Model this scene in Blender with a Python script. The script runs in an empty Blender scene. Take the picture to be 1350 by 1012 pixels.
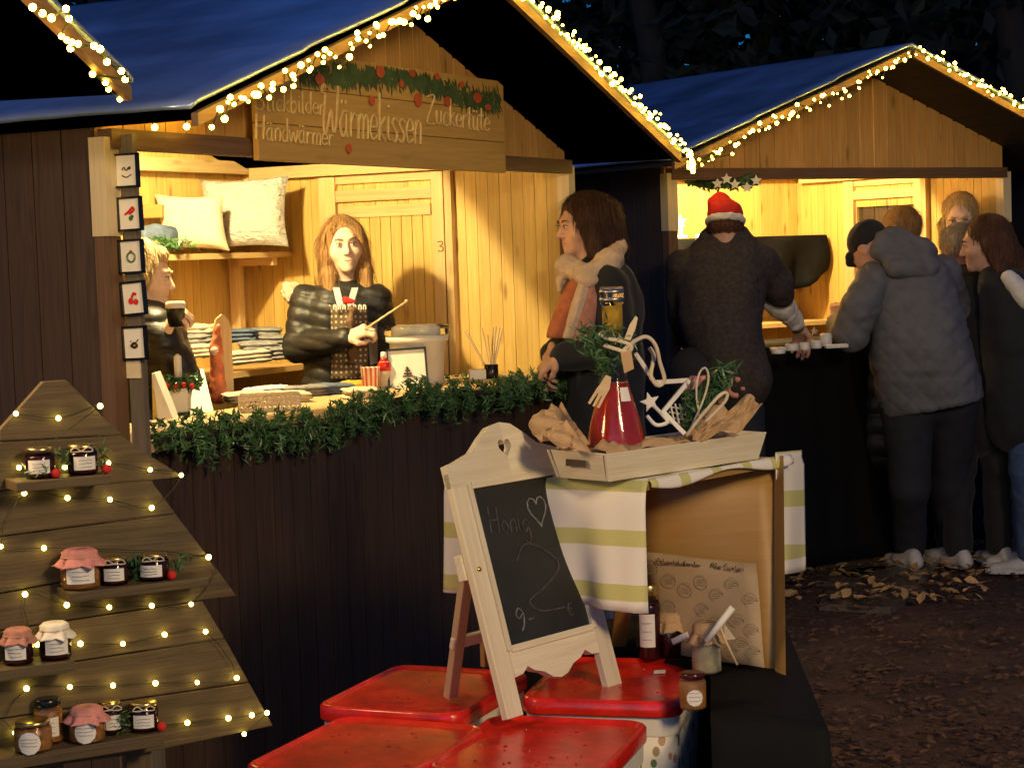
import bpy, math, random
import numpy as np
rnd = random.Random(7)
SC = bpy.context.scene
COL = SC.collection
# ---------------------------------------------------------------- camera
FPX, PITCH, ROLL, HC = 2500., math.radians(3.9), math.radians(1.9), 1.5
A = lambda *v: np.array(v if len(v) > 1 else v[0], float)
cF = A(0, math.cos(PITCH), -math.sin(PITCH)); _R0 = A(1, 0, 0); _U0 = A(0, math.sin(PITCH), math.cos(PITCH))
cR = _R0*math.cos(ROLL)-_U0*math.sin(ROLL); cU = _U0*math.cos(ROLL)+_R0*math.sin(ROLL); CC = A(0, 0, HC)
def ray(x, y): return cF+((x-675)/FPX)*cR-((y-506)/FPX)*cU
def P(x, y, Y): d = ray(x, y); return CC+d*(Y/d[1])          # photo direction at a known distance
def HZ(x, y, z): d = ray(x, y); return CC+d*((z-HC)/d[2])    # photo direction on a level surface
def HP(x, y, p0, n): d = ray(x, y); n = A(n); return CC+d*(((A(p0)-CC)@n)/(d@n))
def nrm(v): v = A(v); return v/np.linalg.norm(v)
Zv = A(0, 0, 1)
cam = bpy.data.cameras.new('camera'); co = bpy.data.objects.new('camera', cam); COL.objects.link(co)
cam.sensor_width = 36; cam.lens = FPX/1350*36; cam.clip_end = 300; cam.clip_start = .05
from mathutils import Matrix, Vector
co.matrix_world = Matrix(((cR[0], cU[0], -cF[0], 0), (cR[1], cU[1], -cF[1], 0), (cR[2], cU[2], -cF[2], HC), (0, 0, 0, 1)))
SC.camera = co
class Frame:
    def __init__(s, th, O):
        th = math.radians(th); s.u = A(math.sin(th), math.cos(th), 0); s.v = A(-math.cos(th), math.sin(th), 0); s.O = A(O[0], O[1], 0)
    def W(s, u, v, z): return s.O+s.u*u+s.v*v+Zv*z
    def L(s, q): q = q-s.O; return A(q@s.u, q@s.v, q[2])
    def onv(s, x, y, v): return s.L(HP(x, y, s.W(0, v, 0), s.v))
    def onu(s, x, y, u): return s.L(HP(x, y, s.W(u, 0, 0), s.u))
# ---------------------------------------------------------------- materials
def newmat(name):
    m = bpy.data.materials.new(name); m.use_nodes = True; nt = m.node_tree
    return m, nt, nt.nodes['Principled BSDF'], nt.nodes, nt.links
def setc(b, c=None, rough=.5, metal=0, spec=None):
    if c is not None: b.inputs['Base Color'].default_value = (*c, 1)
    b.inputs['Roughness'].default_value = rough; b.inputs['Metallic'].default_value = metal
    if spec is not None: b.inputs['Specular IOR Level'].default_value = spec
def noisy(N, L, vec, scale, detail=4, rough=.6, dist=0):
    n = N.new('ShaderNodeTexNoise'); n.inputs['Scale'].default_value = scale; n.inputs['Detail'].default_value = detail
    n.inputs['Roughness'].default_value = rough; n.inputs['Distortion'].default_value = dist
    if vec is not None: L.new(vec, n.inputs['Vector'])
    return n
def ramp(N, L, fac, stops):
    r = N.new('ShaderNodeValToRGB'); e = r.color_ramp.elements
    while len(e) < len(stops): e.new(.5)
    for q, (p, c) in zip(e, stops): q.position = p; q.color = (*c, 1)
    L.new(fac, r.inputs['Fac']); return r
def mapping(N, L, out, sc):
    m = N.new('ShaderNodeMapping'); m.inputs['Scale'].default_value = sc; L.new(out, m.inputs['Vector']); return m.outputs['Vector']
def bump(N, L, b, h, st, dist=.01):
    k = N.new('ShaderNodeBump'); k.inputs['Strength'].default_value = st; k.inputs['Distance'].default_value = dist
    L.new(h, k.inputs['Height']); L.new(k.outputs['Normal'], b.inputs['Normal'])
def wood(name, dark, light, rough=.55, knots=.6, bumpst=.3, sc=1., knotc=None):
    m, nt, b, N, L = newmat(name); setc(b, None, rough)
    tc = N.new('ShaderNodeUVMap'); tc.uv_map = 'UVMap'; uv = tc.outputs['UV']
    at = N.new('ShaderNodeAttribute'); at.attribute_name = 'tone'
    g = noisy(N, L, mapping(N, L, uv, (1.2*sc, 26*sc, 1)), 3, 6, .65, .6)
    big = noisy(N, L, mapping(N, L, uv, (1.5, 5, 1)), 1.6, 3)
    r = ramp(N, L, g.outputs['Fac'], [(.25, dark), (.72, light)])
    vo = N.new('ShaderNodeTexVoronoi'); vo.inputs['Scale'].default_value = 1.
    L.new(mapping(N, L, uv, (3.6, 13, 1)), vo.inputs['Vector'])
    kr = ramp(N, L, vo.outputs['Distance'], [(.06, (knots,)*3), (.17, (0, 0, 0))])
    mx = N.new('ShaderNodeMix'); mx.data_type = 'RGBA'
    mx.inputs['B'].default_value = (*(knotc or tuple(c*.35 for c in dark)), 1)
    L.new(kr.outputs['Color'], mx.inputs['Factor']); L.new(r.outputs['Color'], mx.inputs['A'])
    mul = N.new('ShaderNodeMix'); mul.data_type = 'RGBA'; mul.blend_type = 'MULTIPLY'; mul.inputs['Factor'].default_value = 1
    tr = N.new('ShaderNodeMapRange'); tr.inputs['To Min'].default_value = .72; tr.inputs['To Max'].default_value = 1.12
    ad = N.new('ShaderNodeMath'); ad.operation = 'MULTIPLY_ADD'; ad.inputs[1].default_value = .5; L.new(at.outputs['Fac'], ad.inputs[0])
    hf = N.new('ShaderNodeMath'); hf.operation = 'MULTIPLY'; hf.inputs[1].default_value = .5; L.new(big.outputs['Fac'], hf.inputs[0]); L.new(hf.outputs[0], ad.inputs[2])
    L.new(ad.outputs[0], tr.inputs['Value']); L.new(mx.outputs['Result'], mul.inputs['A']); L.new(tr.outputs['Result'], mul.inputs['B'])
    L.new(mul.outputs['Result'], b.inputs['Base Color']); bump(N, L, b, g.outputs['Fac'], bumpst, .004)
    return m
def plain(name, c, rough=.5, metal=0, var=.25, sc=8, bst=0, spec=None, coords='Object', stretch=(1, 1, 1), bsc=None, bd=.01, em=None, sheen=0):
    m, nt, b, N, L = newmat(name); setc(b, c, rough, metal, spec)
    tc = N.new('ShaderNodeTexCoord'); vec = mapping(N, L, tc.outputs[coords], stretch)
    n = noisy(N, L, vec, sc, 5)
    if var: 
        r = ramp(N, L, n.outputs['Fac'], [(.3, tuple(x*(1-var) for x in c)), (.7, tuple(min(1, x*(1+var)) for x in c))])
        L.new(r.outputs['Color'], b.inputs['Base Color'])
    if bst:
        n2 = noisy(N, L, vec, bsc or sc*3, 6) if bsc else n
        bump(N, L, b, n2.outputs['Fac'], bst, bd)
    if em: b.inputs['Emission Color'].default_value = (*em[0], 1); b.inputs['Emission Strength'].default_value = em[1]
    if sheen: b.inputs['Sheen Weight'].default_value = sheen
    return m
def glassm(name, c=(1, 1, 1), rough=.05):
    m, nt, b, N, L = newmat(name); setc(b, c, rough); b.inputs['Transmission Weight'].default_value = 1; b.inputs['IOR'].default_value = 1.3
    return m
M = {}
M['pine'] = wood('pine_boards', (.60, .37, .08), (.82, .59, .20), .5, .75, knotc=(.28, .12, .04))
M['pineframe'] = wood('pine_batten', (.62, .40, .16), (.82, .60, .30), .5, .5, knotc=(.3, .14, .05))
M['gable'] = wood('stained_gable', (.50, .25, .06), (.74, .43, .14), .6, .6)
M['dark'] = wood('dark_stained_boards', (.036, .021, .013), (.085, .050, .030), .55, .3)
M['brown'] = wood('brown_post', (.10, .05, .025), (.2, .11, .055), .6, .4)
M['greyboard'] = wood('grey_board', (.10, .08, .06), (.17, .14, .11), .7, .3)
M['pale'] = wood('pale_board', (.62, .50, .30), (.78, .66, .42), .6, .2)
M['old'] = wood('weathered_plank', (.055, .036, .014), (.15, .10, .042), .65, .7, .5)
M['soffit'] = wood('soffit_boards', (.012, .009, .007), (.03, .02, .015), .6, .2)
M['signboard'] = wood('sign_board', (.48, .27, .06), (.62, .39, .12), .6, .2, .15)
M['whitewood'] = wood('whitewashed_wood', (.70, .60, .40), (.88, .81, .62), .6, .2, .4)
M['rawwood'] = wood('raw_pine', (.60, .42, .22), (.76, .58, .34), .55, .2)
M['mdf'] = wood('brown_panel', (.40, .22, .06), (.47, .27, .08), .45, .05, .1)
M['felt'] = plain('wet_roofing_sky_tint', (.30, .42, .66), .33, .65, .45, 2.2, .30, bsc=60, bd=.004, spec=.6)  # blue sheen of the sky is put into the base colour
M['soil'] = plain('forest_soil', (.085, .044, .028), .9, 0, .5, 3, .8, bsc=25, bd=.03)
M['wire'] = plain('light_wire', (.02, .03, .015), .5, 0, 0)
M['bark'] = plain('bark', (.022, .017, .014), .9, 0, .4, 6, .8, stretch=(1, 1, .2), bd=.03)
M['needles'] = plain('dark_foliage', (.008, .013, .007), .8, 0, .6, 4)
M['fir'] = plain('fir_green', (.06, .15, .05), .4, 0, .5, 12, spec=.6)
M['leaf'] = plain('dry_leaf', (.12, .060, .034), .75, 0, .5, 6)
M['black'] = plain('black_cloth', (.004, .004, .0045), .8, 0, .3, 12, .3, bsc=300, bd=.001, spec=.2)
M['blackplastic'] = plain('black_plastic', (.008, .008, .009), .25, 0, 0, spec=.5)
M['white'] = plain('white_plastic', (.74, .72, .68), .35, 0, .05, 20)
M['whitecard'] = plain('white_card', (.80, .78, .72), .7, 0, .04, 20)
M['red'] = plain('red_plastic', (.62, .018, .010), .20, 0, .30, 16, .35, bsc=26, bd=.004, spec=.6)
M['kraft'] = plain('kraft_paper', (.52, .34, .17), .75, 0, .2, 10, .4, bsc=40, bd=.004)
M['paperbrown'] = plain('brown_poster', (.45, .33, .19), .75, 0, .1, 10)
M['ink'] = plain('dark_ink', (.07, .045, .03), .8, 0, 0)
M['inkgrey'] = plain('pale_ink', (.24, .18, .12), .8, 0, 0)
M['chalk'] = plain('chalk', (.075, .075, .072), .9, 0, .6, 60)
M['chalkbright'] = plain('bright_chalk', (.20, .20, .19), .9, 0, .6, 60)
M['slate'] = plain('slate', (.014, .016, .016), .6, 0, .35, 9)
M['paint'] = plain('sign_lettering', (.70, .52, .22), .7, 0, .25, 30)
M['painted_green'] = plain('painted_green', (.05, .10, .035), .7, 0, .5, 18)
M['painted_red'] = plain('painted_red', (.52, .09, .03), .6, 0, .2, 18)
M['metalgold'] = plain('brass_lid', (.75, .55, .22), .28, 1, .1, 10)
M['metal'] = plain('grey_metal', (.5, .5, .5), .35, 1, 0)
M['glass'] = glassm('clear_glass', (.95, .97, .95))
M['jamred'] = plain('dark_jam', (.05, .006, .006), .15, 0, .3, 30)
M['jamorange'] = plain('amber_jam', (.45, .20, .05), .25, 0, .3, 30)
M['sauce'] = plain('red_sauce', (.50, .035, .015), .12, 0, .12, 20, spec=.6)
M['cream'] = plain('cream_fill', (.62, .55, .38), .4, 0, .3, 30)
M['pink'] = plain('pink_cloth', (.68, .27, .24), .8, 0, .25, 40, .4, bsc=200, bd=.002)
M['creamcloth'] = plain('cream_cloth', (.66, .56, .40), .9, 0, .12, 30, .6, bsc=160, bd=.003)
M['whitecloth'] = plain('white_cloth', (.78, .74, .66), .9, 0, .08, 30, .5, bsc=200, bd=.002)
M['bobble'] = plain('ruched_fabric', (.76, .74, .69), .95, 0, .10, 26, 1, bsc=26, bd=.035, stretch=(1, 1, 2.2))
M['bluecloth'] = plain('blue_wool', (.10, .14, .22), .95, 0, .3, 40, .6, bsc=150, bd=.004)
M['greycloth'] = plain('grey_wool', (.22, .22, .23), .95, 0, .3, 40, .6, bsc=150, bd=.004)
M['beigecloth'] = plain('beige_wool', (.52, .46, .36), .95, 0, .25, 40, .6, bsc=150, bd=.004)
M['skin'] = plain('skin', (.62, .36, .25), .55, 0, .16, 22, .15, bsc=180, bd=.001, spec=.3)
M['skinpale'] = plain('fair_skin', (.74, .52, .40), .55, 0, .14, 22, .15, bsc=180, bd=.001, spec=.3)
M['lip'] = plain('lips', (.48, .17, .14), .4, 0, 0)
M['eyew'] = plain('eye_white', (.70, .68, .65), .25, 0, 0)
M['iris'] = plain('iris', (.05, .04, .035), .2, 0, 0)
def hairm(n, c): return plain(n, c, .55, 0, .55, 30, .9, stretch=(6, 6, .3), bsc=30, bd=.012, spec=.35)
M['hairginger'] = hairm('ginger_blonde_hair', (.36, .20, .075)); M['hairblonde'] = hairm('blonde_hair', (.58, .42, .20))
M['hairbrown'] = hairm('dark_brown_hair', (.055, .022, .012)); M['hairgrey'] = hairm('grey_hair', (.42, .36, .28))
M['hairauburn'] = hairm('brown_hair', (.12, .05, .022))
M['puffer'] = plain('glossy_puffer', (.017, .016, .016), .47, 0, .25, 20, .4, bsc=45, bd=.006, spec=.45)
M['coatblack'] = plain('black_coat', (.010, .011, .015), .85, 0, .2, 30, .2, bsc=100, bd=.003, sheen=.1)
M['coatgrey'] = plain('grey_coat', (.13, .132, .145), .8, 0, .15, 14, .3, bsc=60, bd=.004)
M['trouser'] = plain('navy_trousers', (.016, .018, .026), .85, 0, .2, 20)
M['jeans'] = plain('blue_jeans', (.05, .09, .2), .85, 0, .3, 30)
M['camo'] = plain('patterned_trousers', (.10, .095, .06), .85, 0, .7, 22)
M['knitbrown'] = plain('mottled_brown_jacket', (.042, .031, .026), .8, 0, .5, 60, .6, bsc=120, bd=.005)
M['scarlet'] = plain('scarlet_felt', (.62, .02, .012), .85, 0, .15, 30, .3, bsc=120, bd=.003)
M['fluff'] = plain('white_fluff', (.80, .76, .68), 1, 0, .1, 40, 1, bsc=80, bd=.01)
M['orangecloth'] = plain('rust_wool', (.45, .14, .06), .95, 0, .2, 40, .5, bsc=150, bd=.003)
M['pinkwool'] = plain('dusky_pink_wool', (.42, .19, .15), .95, 0, .2, 40, .5, bsc=150, bd=.003)
M['scarf'] = plain('cream_wool', (.60, .45, .33), .95, 0, .15, 30, .8, bsc=90, bd=.008)
M['lining'] = plain('grey_lining', (.20, .19, .20), .6, 0, .1, 20)
M['strap'] = plain('pale_blue_strap', (.50, .62, .68), .7, 0, 0)
M['shoewhite'] = plain('white_trainer', (.55, .52, .50), .6, 0, .1, 20); M['shoebrown'] = plain('tan_shoe', (.35, .20, .09), .6, 0, .1, 20)
M['wax'] = plain('white_wax', (.80, .77, .68), .35, 0, .03, 10)
M['ornwhite'] = plain('white_ornament', (.80, .77, .70), .5, 0, .1, 20)
M['terracotta'] = plain('printed_orange', (.60, .16, .06), .6, 0, .5, 25)
M['slab'] = plain('wet_stone', (.12, .10, .08), .2, 0, .4, 7, .5, bsc=30, bd=.01)
def emis(name, c, s, base=(.8, .7, .5)):
    m, nt, b, N, L = newmat(name); setc(b, base, .4); b.inputs['Emission Color'].default_value = (*c, 1); b.inputs['Emission Strength'].default_value = s; return m
M['bulb'] = emis('fairy_bulb', (1, .60, .055), 28); M['bulbtree'] = emis('small_led', (1, .80, .16), 13)
M['lampface'] = emis('floodlight_face', (1, .72, .36), 8); M['starlit'] = emis('lit_star', (1, .86, .6), 5)
def uvpattern(name, build, rough=.8):
    m, nt, b, N, L = newmat(name); setc(b, None, rough); tc = N.new('ShaderNodeUVMap'); tc.uv_map = 'UVMap'
    sp = N.new('ShaderNodeSeparateXYZ'); L.new(tc.outputs['UV'], sp.inputs[0]); build(m, N, L, b, tc.outputs['UV'], sp); return m
def mathn(N, L, op, a, b=None):
    n = N.new('ShaderNodeMath'); n.operation = op
    for i, v in enumerate((a, b)):
        if v is None: continue
        if isinstance(v, (int, float)): n.inputs[i].default_value = v
        else: L.new(v, n.inputs[i])
    return n.outputs[0]
def _stripe(m, N, L, b, uv, sp):      # green-yellow woven stripes across the cloth, V runs down in metres
    f = mathn(N, L, 'FRACT', mathn(N, L, 'DIVIDE', mathn(N, L, 'ADD', sp.outputs['Y'], .012), .118))
    s = mathn(N, L, 'LESS_THAN', f, .30)
    r = ramp(N, L, s, [(0, (.82, .78, .70)), (1, (.58, .56, .22))]); r.color_ramp.interpolation = 'CONSTANT'; r.color_ramp.elements[1].position = .5
    w = noisy(N, L, mapping(N, L, uv, (400, 400, 1)), 1, 2)
    fine = mathn(N, L, 'FRACT', mathn(N, L, 'DIVIDE', sp.outputs['Y'], .009))
    L.new(r.outputs['Color'], b.inputs['Base Color']); bump(N, L, b, w.outputs['Fac'], .4, .002)
M['striped'] = uvpattern('striped_tablecloth', _stripe, .9)
def _stars(m, N, L, b, uv, sp):
    vo = N.new('ShaderNodeTexVoronoi'); L.new(mapping(N, L, uv, (48, 48, 1)), vo.inputs['Vector']); vo.inputs['Scale'].default_value = 1; vo.inputs['Randomness'].default_value = .2
    r = ramp(N, L, vo.outputs['Distance'], [(.22, (.50, .42, .30)), (.30, (.10, .07, .045))]); L.new(r.outputs['Color'], b.inputs['Base Color'])
M['apron'] = uvpattern('dotted_apron', _stars)
def _conf(m, N, L, b, uv, sp):
    vo = N.new('ShaderNodeTexVoronoi'); L.new(mapping(N, L, uv, (38, 26, 1)), vo.inputs['Vector']); vo.inputs['Scale'].default_value = 1
    r = ramp(N, L, vo.outputs['Distance'], [(.28, (.16, .07, .04)), (.38, (.78, .76, .70))])
    hs = ramp(N, L, vo.outputs['Color'], [(.2, (.55, .30, .18)), (.8, (.10, .20, .07))])
    mx = N.new('ShaderNodeMix'); mx.data_type = 'RGBA'; s = mathn(N, L, 'LESS_THAN', vo.outputs['Distance'], .33)
    L.new(s, mx.inputs['Factor']); mx.inputs['A'].default_value = (.78, .76, .70, 1); L.new(hs.outputs['Color'], mx.inputs['B']); L.new(mx.outputs['Result'], b.inputs['Base Color'])
M['printed'] = uvpattern('printed_container', _conf, .4)
# ---------------------------------------------------------------- mesh building
wl = {}
def link(o, parent=None, loc=(0, 0, 0)):
    COL.objects.link(o); loc = A(loc)
    if parent is not None: o.parent = parent; o.location = loc-wl[parent]
    else: o.location = loc
    wl[o] = loc; return o
def tag(o, label=None, cat=None, group=None, kind=None):
    if label: o['label'] = label
    if cat: o['category'] = cat
    if group: o['group'] = group
    if kind: o['kind'] = kind
    return o
def thing(name, label, cat, loc, group=None):
    o = bpy.data.objects.new(name, None); o.empty_display_size = .1; link(o, None, loc); return tag(o, label, cat, group)
def mesh_obj(name, V, Fs, mats, parent=None, smooth=False, uv=None, tone=None, mi=None, origin=None):
    V = np.asarray(V, float)
    if parent is not None: org = wl[parent] if origin is None else A(origin)
    elif origin is not None: org = A(origin)
    else: org = A((V[:, 0].min()+V[:, 0].max())/2, (V[:, 1].min()+V[:, 1].max())/2, V[:, 2].min())
    me = bpy.data.meshes.new(name); me.from_pydata((V-org).tolist(), [], [list(map(int, f)) for f in Fs] if not isinstance(Fs, np.ndarray) else Fs.tolist())
    if not isinstance(mats, (list, tuple)): mats = [mats]
    for m in mats: me.materials.append(M[m] if isinstance(m, str) else m)
    if mi is not None: me.polygons.foreach_set('material_index', mi)
    if smooth: me.polygons.foreach_set('use_smooth', [True]*len(me.polygons))
    if uv is not None:
        l = me.uv_layers.new(name='UVMap'); l.data.foreach_set('uv', np.asarray(uv, float).ravel())
    if tone is not None:
        a = me.attributes.new('tone', 'FLOAT', 'FACE'); a.data.foreach_set('value', np.asarray(tone, float))
    me.update(); o = bpy.data.objects.new(name, me); link(o, parent, org if parent is None or origin is not None else wl[parent]); return o
class MB:
    def __init__(s): s.V = []; s.F = []; s.UV = []; s.T = []; s.MI = []
    def add(s, V, F, UV=None, tone=None, mi=0):
        b = len(s.V); s.V += [tuple(v) for v in V]; t = rnd.random() if tone is None else tone
        for i, f in enumerate(F):
            s.F.append([b+j for j in f]); s.T.append(t); s.MI.append(mi)
            s.UV += (UV[i] if UV else [(V[j][0], V[j][2]) for j in f])
        return s
    def hexa(s, c, mi=0, tone=None, along=None):     # 8 corners: bottom 0-3 ccw, top 4-7
        c = [A(q) for q in c]; F = [(0, 3, 2, 1), (4, 5, 6, 7), (0, 1, 5, 4), (1, 2, 6, 5), (2, 3, 7, 6), (3, 0, 4, 7)]
        e = [c[1]-c[0], c[3]-c[0], c[4]-c[0]]; ln = [np.linalg.norm(q) for q in e]
        k = int(np.argmax(ln)) if along is None else along
        ax = e[k]/max(ln[k], 1e-9); o1 = rnd.random()*20; o2 = rnd.random()*20
        oth = [e[i]/max(ln[i], 1e-9) for i in range(3) if i != k]
        UV = [[(float((c[j]-c[0])@ax)+o1, float((c[j]-c[0])@oth[0]+(c[j]-c[0])@oth[1])+o2) for j in f] for f in F]
        return s.add(c, F, UV, tone, mi)
    def obox(s, o, ex, ey, ez, mi=0, tone=None, along=None):   # corner o and three edge vectors
        o, ex, ey, ez = A(o), A(ex), A(ey), A(ez)
        if np.cross(ex, ey)@ez < 0: o = o+ex; ex = -ex
        return s.hexa([o, o+ex, o+ex+ey, o+ey, o+ez, o+ex+ez, o+ex+ey+ez, o+ey+ez], mi, tone, along)
    def bar(s, a, b, w, h, side=None, mi=0, tone=None):       # beam from a to b, width w, height h
        a, b = A(a), A(b); d = nrm(b-a); side = nrm(np.cross(d, Zv)) if side is None else nrm(side); up = nrm(np.cross(side, d))
        return s.obox(a-side*w/2-up*h/2, b-a, side*w, up*h, mi, tone, 0)
    def tube(s, pts, r, n=8, mi=0, cap=True, tone=None):
        pts = [A(p) for p in pts]; m = len(pts); rs = r if isinstance(r, (list, tuple)) else [r]*m
        V = []; F = []; UV = []; prev = None; L = 0
        for i in range(m):
            t = nrm(pts[min(i+1, m-1)]-pts[max(i-1, 0)]+1e-9)
            if prev is None: ref = Zv if abs(t[2]) < .9 else A(1, 0, 0); sx = nrm(np.cross(t, ref))
            else: sx = nrm(prev-t*(prev@t))
            sy = np.cross(t, sx); prev = sx
            for j in range(n):
                a = 2*math.pi*j/n; V.append(pts[i]+rs[i]*(math.cos(a)*sx+math.sin(a)*sy))
        for i in range(m-1):
            l2 = L+float(np.linalg.norm(pts[i+1]-pts[i]))
            for j in range(n):
                k = (j+1) % n; F.append((i*n+j, i*n+k, (i+1)*n+k, (i+1)*n+j))
                q = 2*math.pi*rs[i]/n; UV.append([(L, j*q), (L, (j+1)*q), (l2, (j+1)*q), (l2, j*q)])
            L = l2
        if cap:
            F.append(tuple(range(n))[::-1]); UV.append([(0, 0)]*n); F.append(tuple((m-1)*n+j for j in range(n))); UV.append([(0, 0)]*n)
        return s.add(V, F, UV, tone, mi)
    def lathe(s, c, prof, n=20, ax=None, mi=0, tone=None):    # prof: (radius, height) list
        c = A(c); az = Zv if ax is None else nrm(ax); sx = nrm(np.cross(az, A(0, 1, 0) if abs(az[1]) < .9 else A(1, 0, 0))); sy = np.cross(az, sx)
        V = []; F = []; UV = []
        for r, h in prof:
            for j in range(n):
                a = 2*math.pi*j/n; V.append(c+az*h+max(r, 1e-5)*(math.cos(a)*sx+math.sin(a)*sy))
        for i in range(len(prof)-1):
            for j in range(n):
                k = (j+1) % n; F.append((i*n+j, i*n+k, (i+1)*n+k, (i+1)*n+j)); UV.append([(j/n*.2, prof[i][1]), ((j+1)/n*.2, prof[i][1]), ((j+1)/n*.2, prof[i+1][1]), (j/n*.2, prof[i+1][1])])
        F.append(tuple(range(n))[::-1]); UV.append([(0, 0)]*n); F.append(tuple((len(prof)-1)*n+j for j in range(n))); UV.append([(0, 0)]*n)
        return s.add(V, F, UV, tone, mi)
    def prism(s, poly, ex, mi=0, tone=None, uax=None):        # planar polygon extruded by vector ex; uax = grain direction
        poly = [A(p) for p in poly]; ex = A(ex); n = len(poly)
        nn = sum((np.cross(poly[i], poly[(i+1) % n]) for i in range(n)), A(0, 0, 0))
        if nn@ex > 0: poly = poly[::-1]
        V = poly+[p+ex for p in poly]; F = [tuple(range(n)), tuple(range(2*n-1, n-1, -1))]
        F += [(i, i+n, (i+1) % n+n, (i+1) % n) for i in range(n)]
        ua = nrm(poly[1]-poly[0]) if uax is None else nrm(uax); va = nrm(np.cross(nrm(ex), ua)); o1, o2 = rnd.random()*9, rnd.random()*9
        UV = [[(float((V[j]-V[0])@ua)+o1, float((V[j]-V[0])@va+(V[j]-V[0])@nrm(ex))+o2) for j in f] for f in F]
        return s.add(V, F, UV, tone, mi)
    def sphere(s, c, r, n=10, mi=0, sc=(1, 1, 1)):
        c = A(c); pr = [(r*math.sin(math.pi*i/(n//2+2)), -r*math.cos(math.pi*i/(n//2+2))*sc[2]) for i in range(n//2+3)]
        return s.lathe(c, pr, n, mi=mi)
    def grid(s, g, uvg=None, thick=0, mi=0, tone=None):        # 2-D array of points -> sheet (optionally thick)
        g = np.array(g, float); a, b = g.shape[:2]
        if uvg is None: uvg = np.zeros((a, b, 2)); uvg[..., 0] = np.linspace(0, 1, b)[None]; uvg[..., 1] = np.linspace(0, 1, a)[:, None]
        V = list(g.reshape(-1, 3)); F = [(i*b+j, i*b+j+1, (i+1)*b+j+1, (i+1)*b+j) for i in range(a-1) for j in range(b-1)]
        U = uvg.reshape(-1, 2)
        if thick:
            du = np.gradient(g, axis=1); dv = np.gradient(g, axis=0); nn = np.cross(du, dv); nn /= np.linalg.norm(nn, axis=2, keepdims=True)+1e-9
            k = a*b; V += list((g-nn*thick).reshape(-1, 3)); U = np.vstack([U, U]); F += [tuple(k+j for j in f[::-1]) for f in F]
            for i in range(a-1): F.append((i*b, (i+1)*b, (i+1)*b+k, i*b+k)); F.append((i*b+b-1, i*b+b-1+k, (i+1)*b+b-1+k, (i+1)*b+b-1))
            for j in range(b-1): F.append((j, j+k, j+1+k, j+1)); F.append(((a-1)*b+j, (a-1)*b+j+1, (a-1)*b+j+1+k, (a-1)*b+j+k))
        return s.add(V, F, [[tuple(U[j]) for j in f] for f in F], tone, mi)
    def build(s, name, mats, parent=None, smooth=False, origin=None):
        return mesh_obj(name, s.V, s.F, mats, parent, smooth, s.UV, s.T, s.MI if any(s.MI) else None, origin)
def bevel(o, w=.003, seg=2):
    m = o.modifiers.new('bevel', 'BEVEL'); m.width = w; m.segments = seg; m.limit_method = 'ANGLE'; return o
def subsurf(o, l=1): m = o.modifiers.new('sub', 'SUBSURF'); m.levels = l; m.render_levels = l; return o
def catmull(pts, n=5):
    pts = [A(p) for p in pts]; q = [pts[0]]+pts+[pts[-1]]; out = []
    for i in range(len(pts)-1):
        a, b, c, d = q[i:i+4]
        for k in range(n):
            t = k/n; out.append(.5*((2*b)+(c-a)*t+(2*a-5*b+4*c-d)*t*t+(3*b-a-3*c+d)*t**3))
    return out+[pts[-1]]
# ---------------------------------------------------------------- implicit surfaces
def smin(a, b, k): h = np.maximum(k-np.abs(a-b), 0)/k; return np.minimum(a, b)-h*h*k*.25
def cap(a, b, ra, rb=None, k=.02, flat=None, sub=False): return dict(t='c', a=A(a), b=A(b), ra=ra, rb=ra if rb is None else rb, k=k, flat=flat, sub=sub)
def ell(c, r, M3=None, k=.02, sub=False): return dict(t='e', c=A(c), r=A(r), M=np.eye(3) if M3 is None else M3, k=k, sub=sub)
def _d(pr, p):
    if pr['t'] == 'e':
        q = (p-pr['c'])@pr['M']; k0 = np.linalg.norm(q/pr['r'], axis=-1); k1 = np.linalg.norm(q/pr['r']**2, axis=-1); return k0*(k0-1)/np.maximum(k1, 1e-6)
    a, b = pr['a'], pr['b']; pa = p-a; ba = b-a; s = 1
    if pr['flat'] is not None:
        d, s = pr['flat']; pa = pa+d*((pa@d)*(1/s-1))[..., None]; ba = ba+d*(ba@d)*(1/s-1)
    h = np.clip((pa@ba)/max(ba@ba, 1e-9), 0, 1); return np.linalg.norm(pa-ba*h[..., None], axis=-1)-(pr['ra']+(pr['rb']-pr['ra'])*h)
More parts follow.
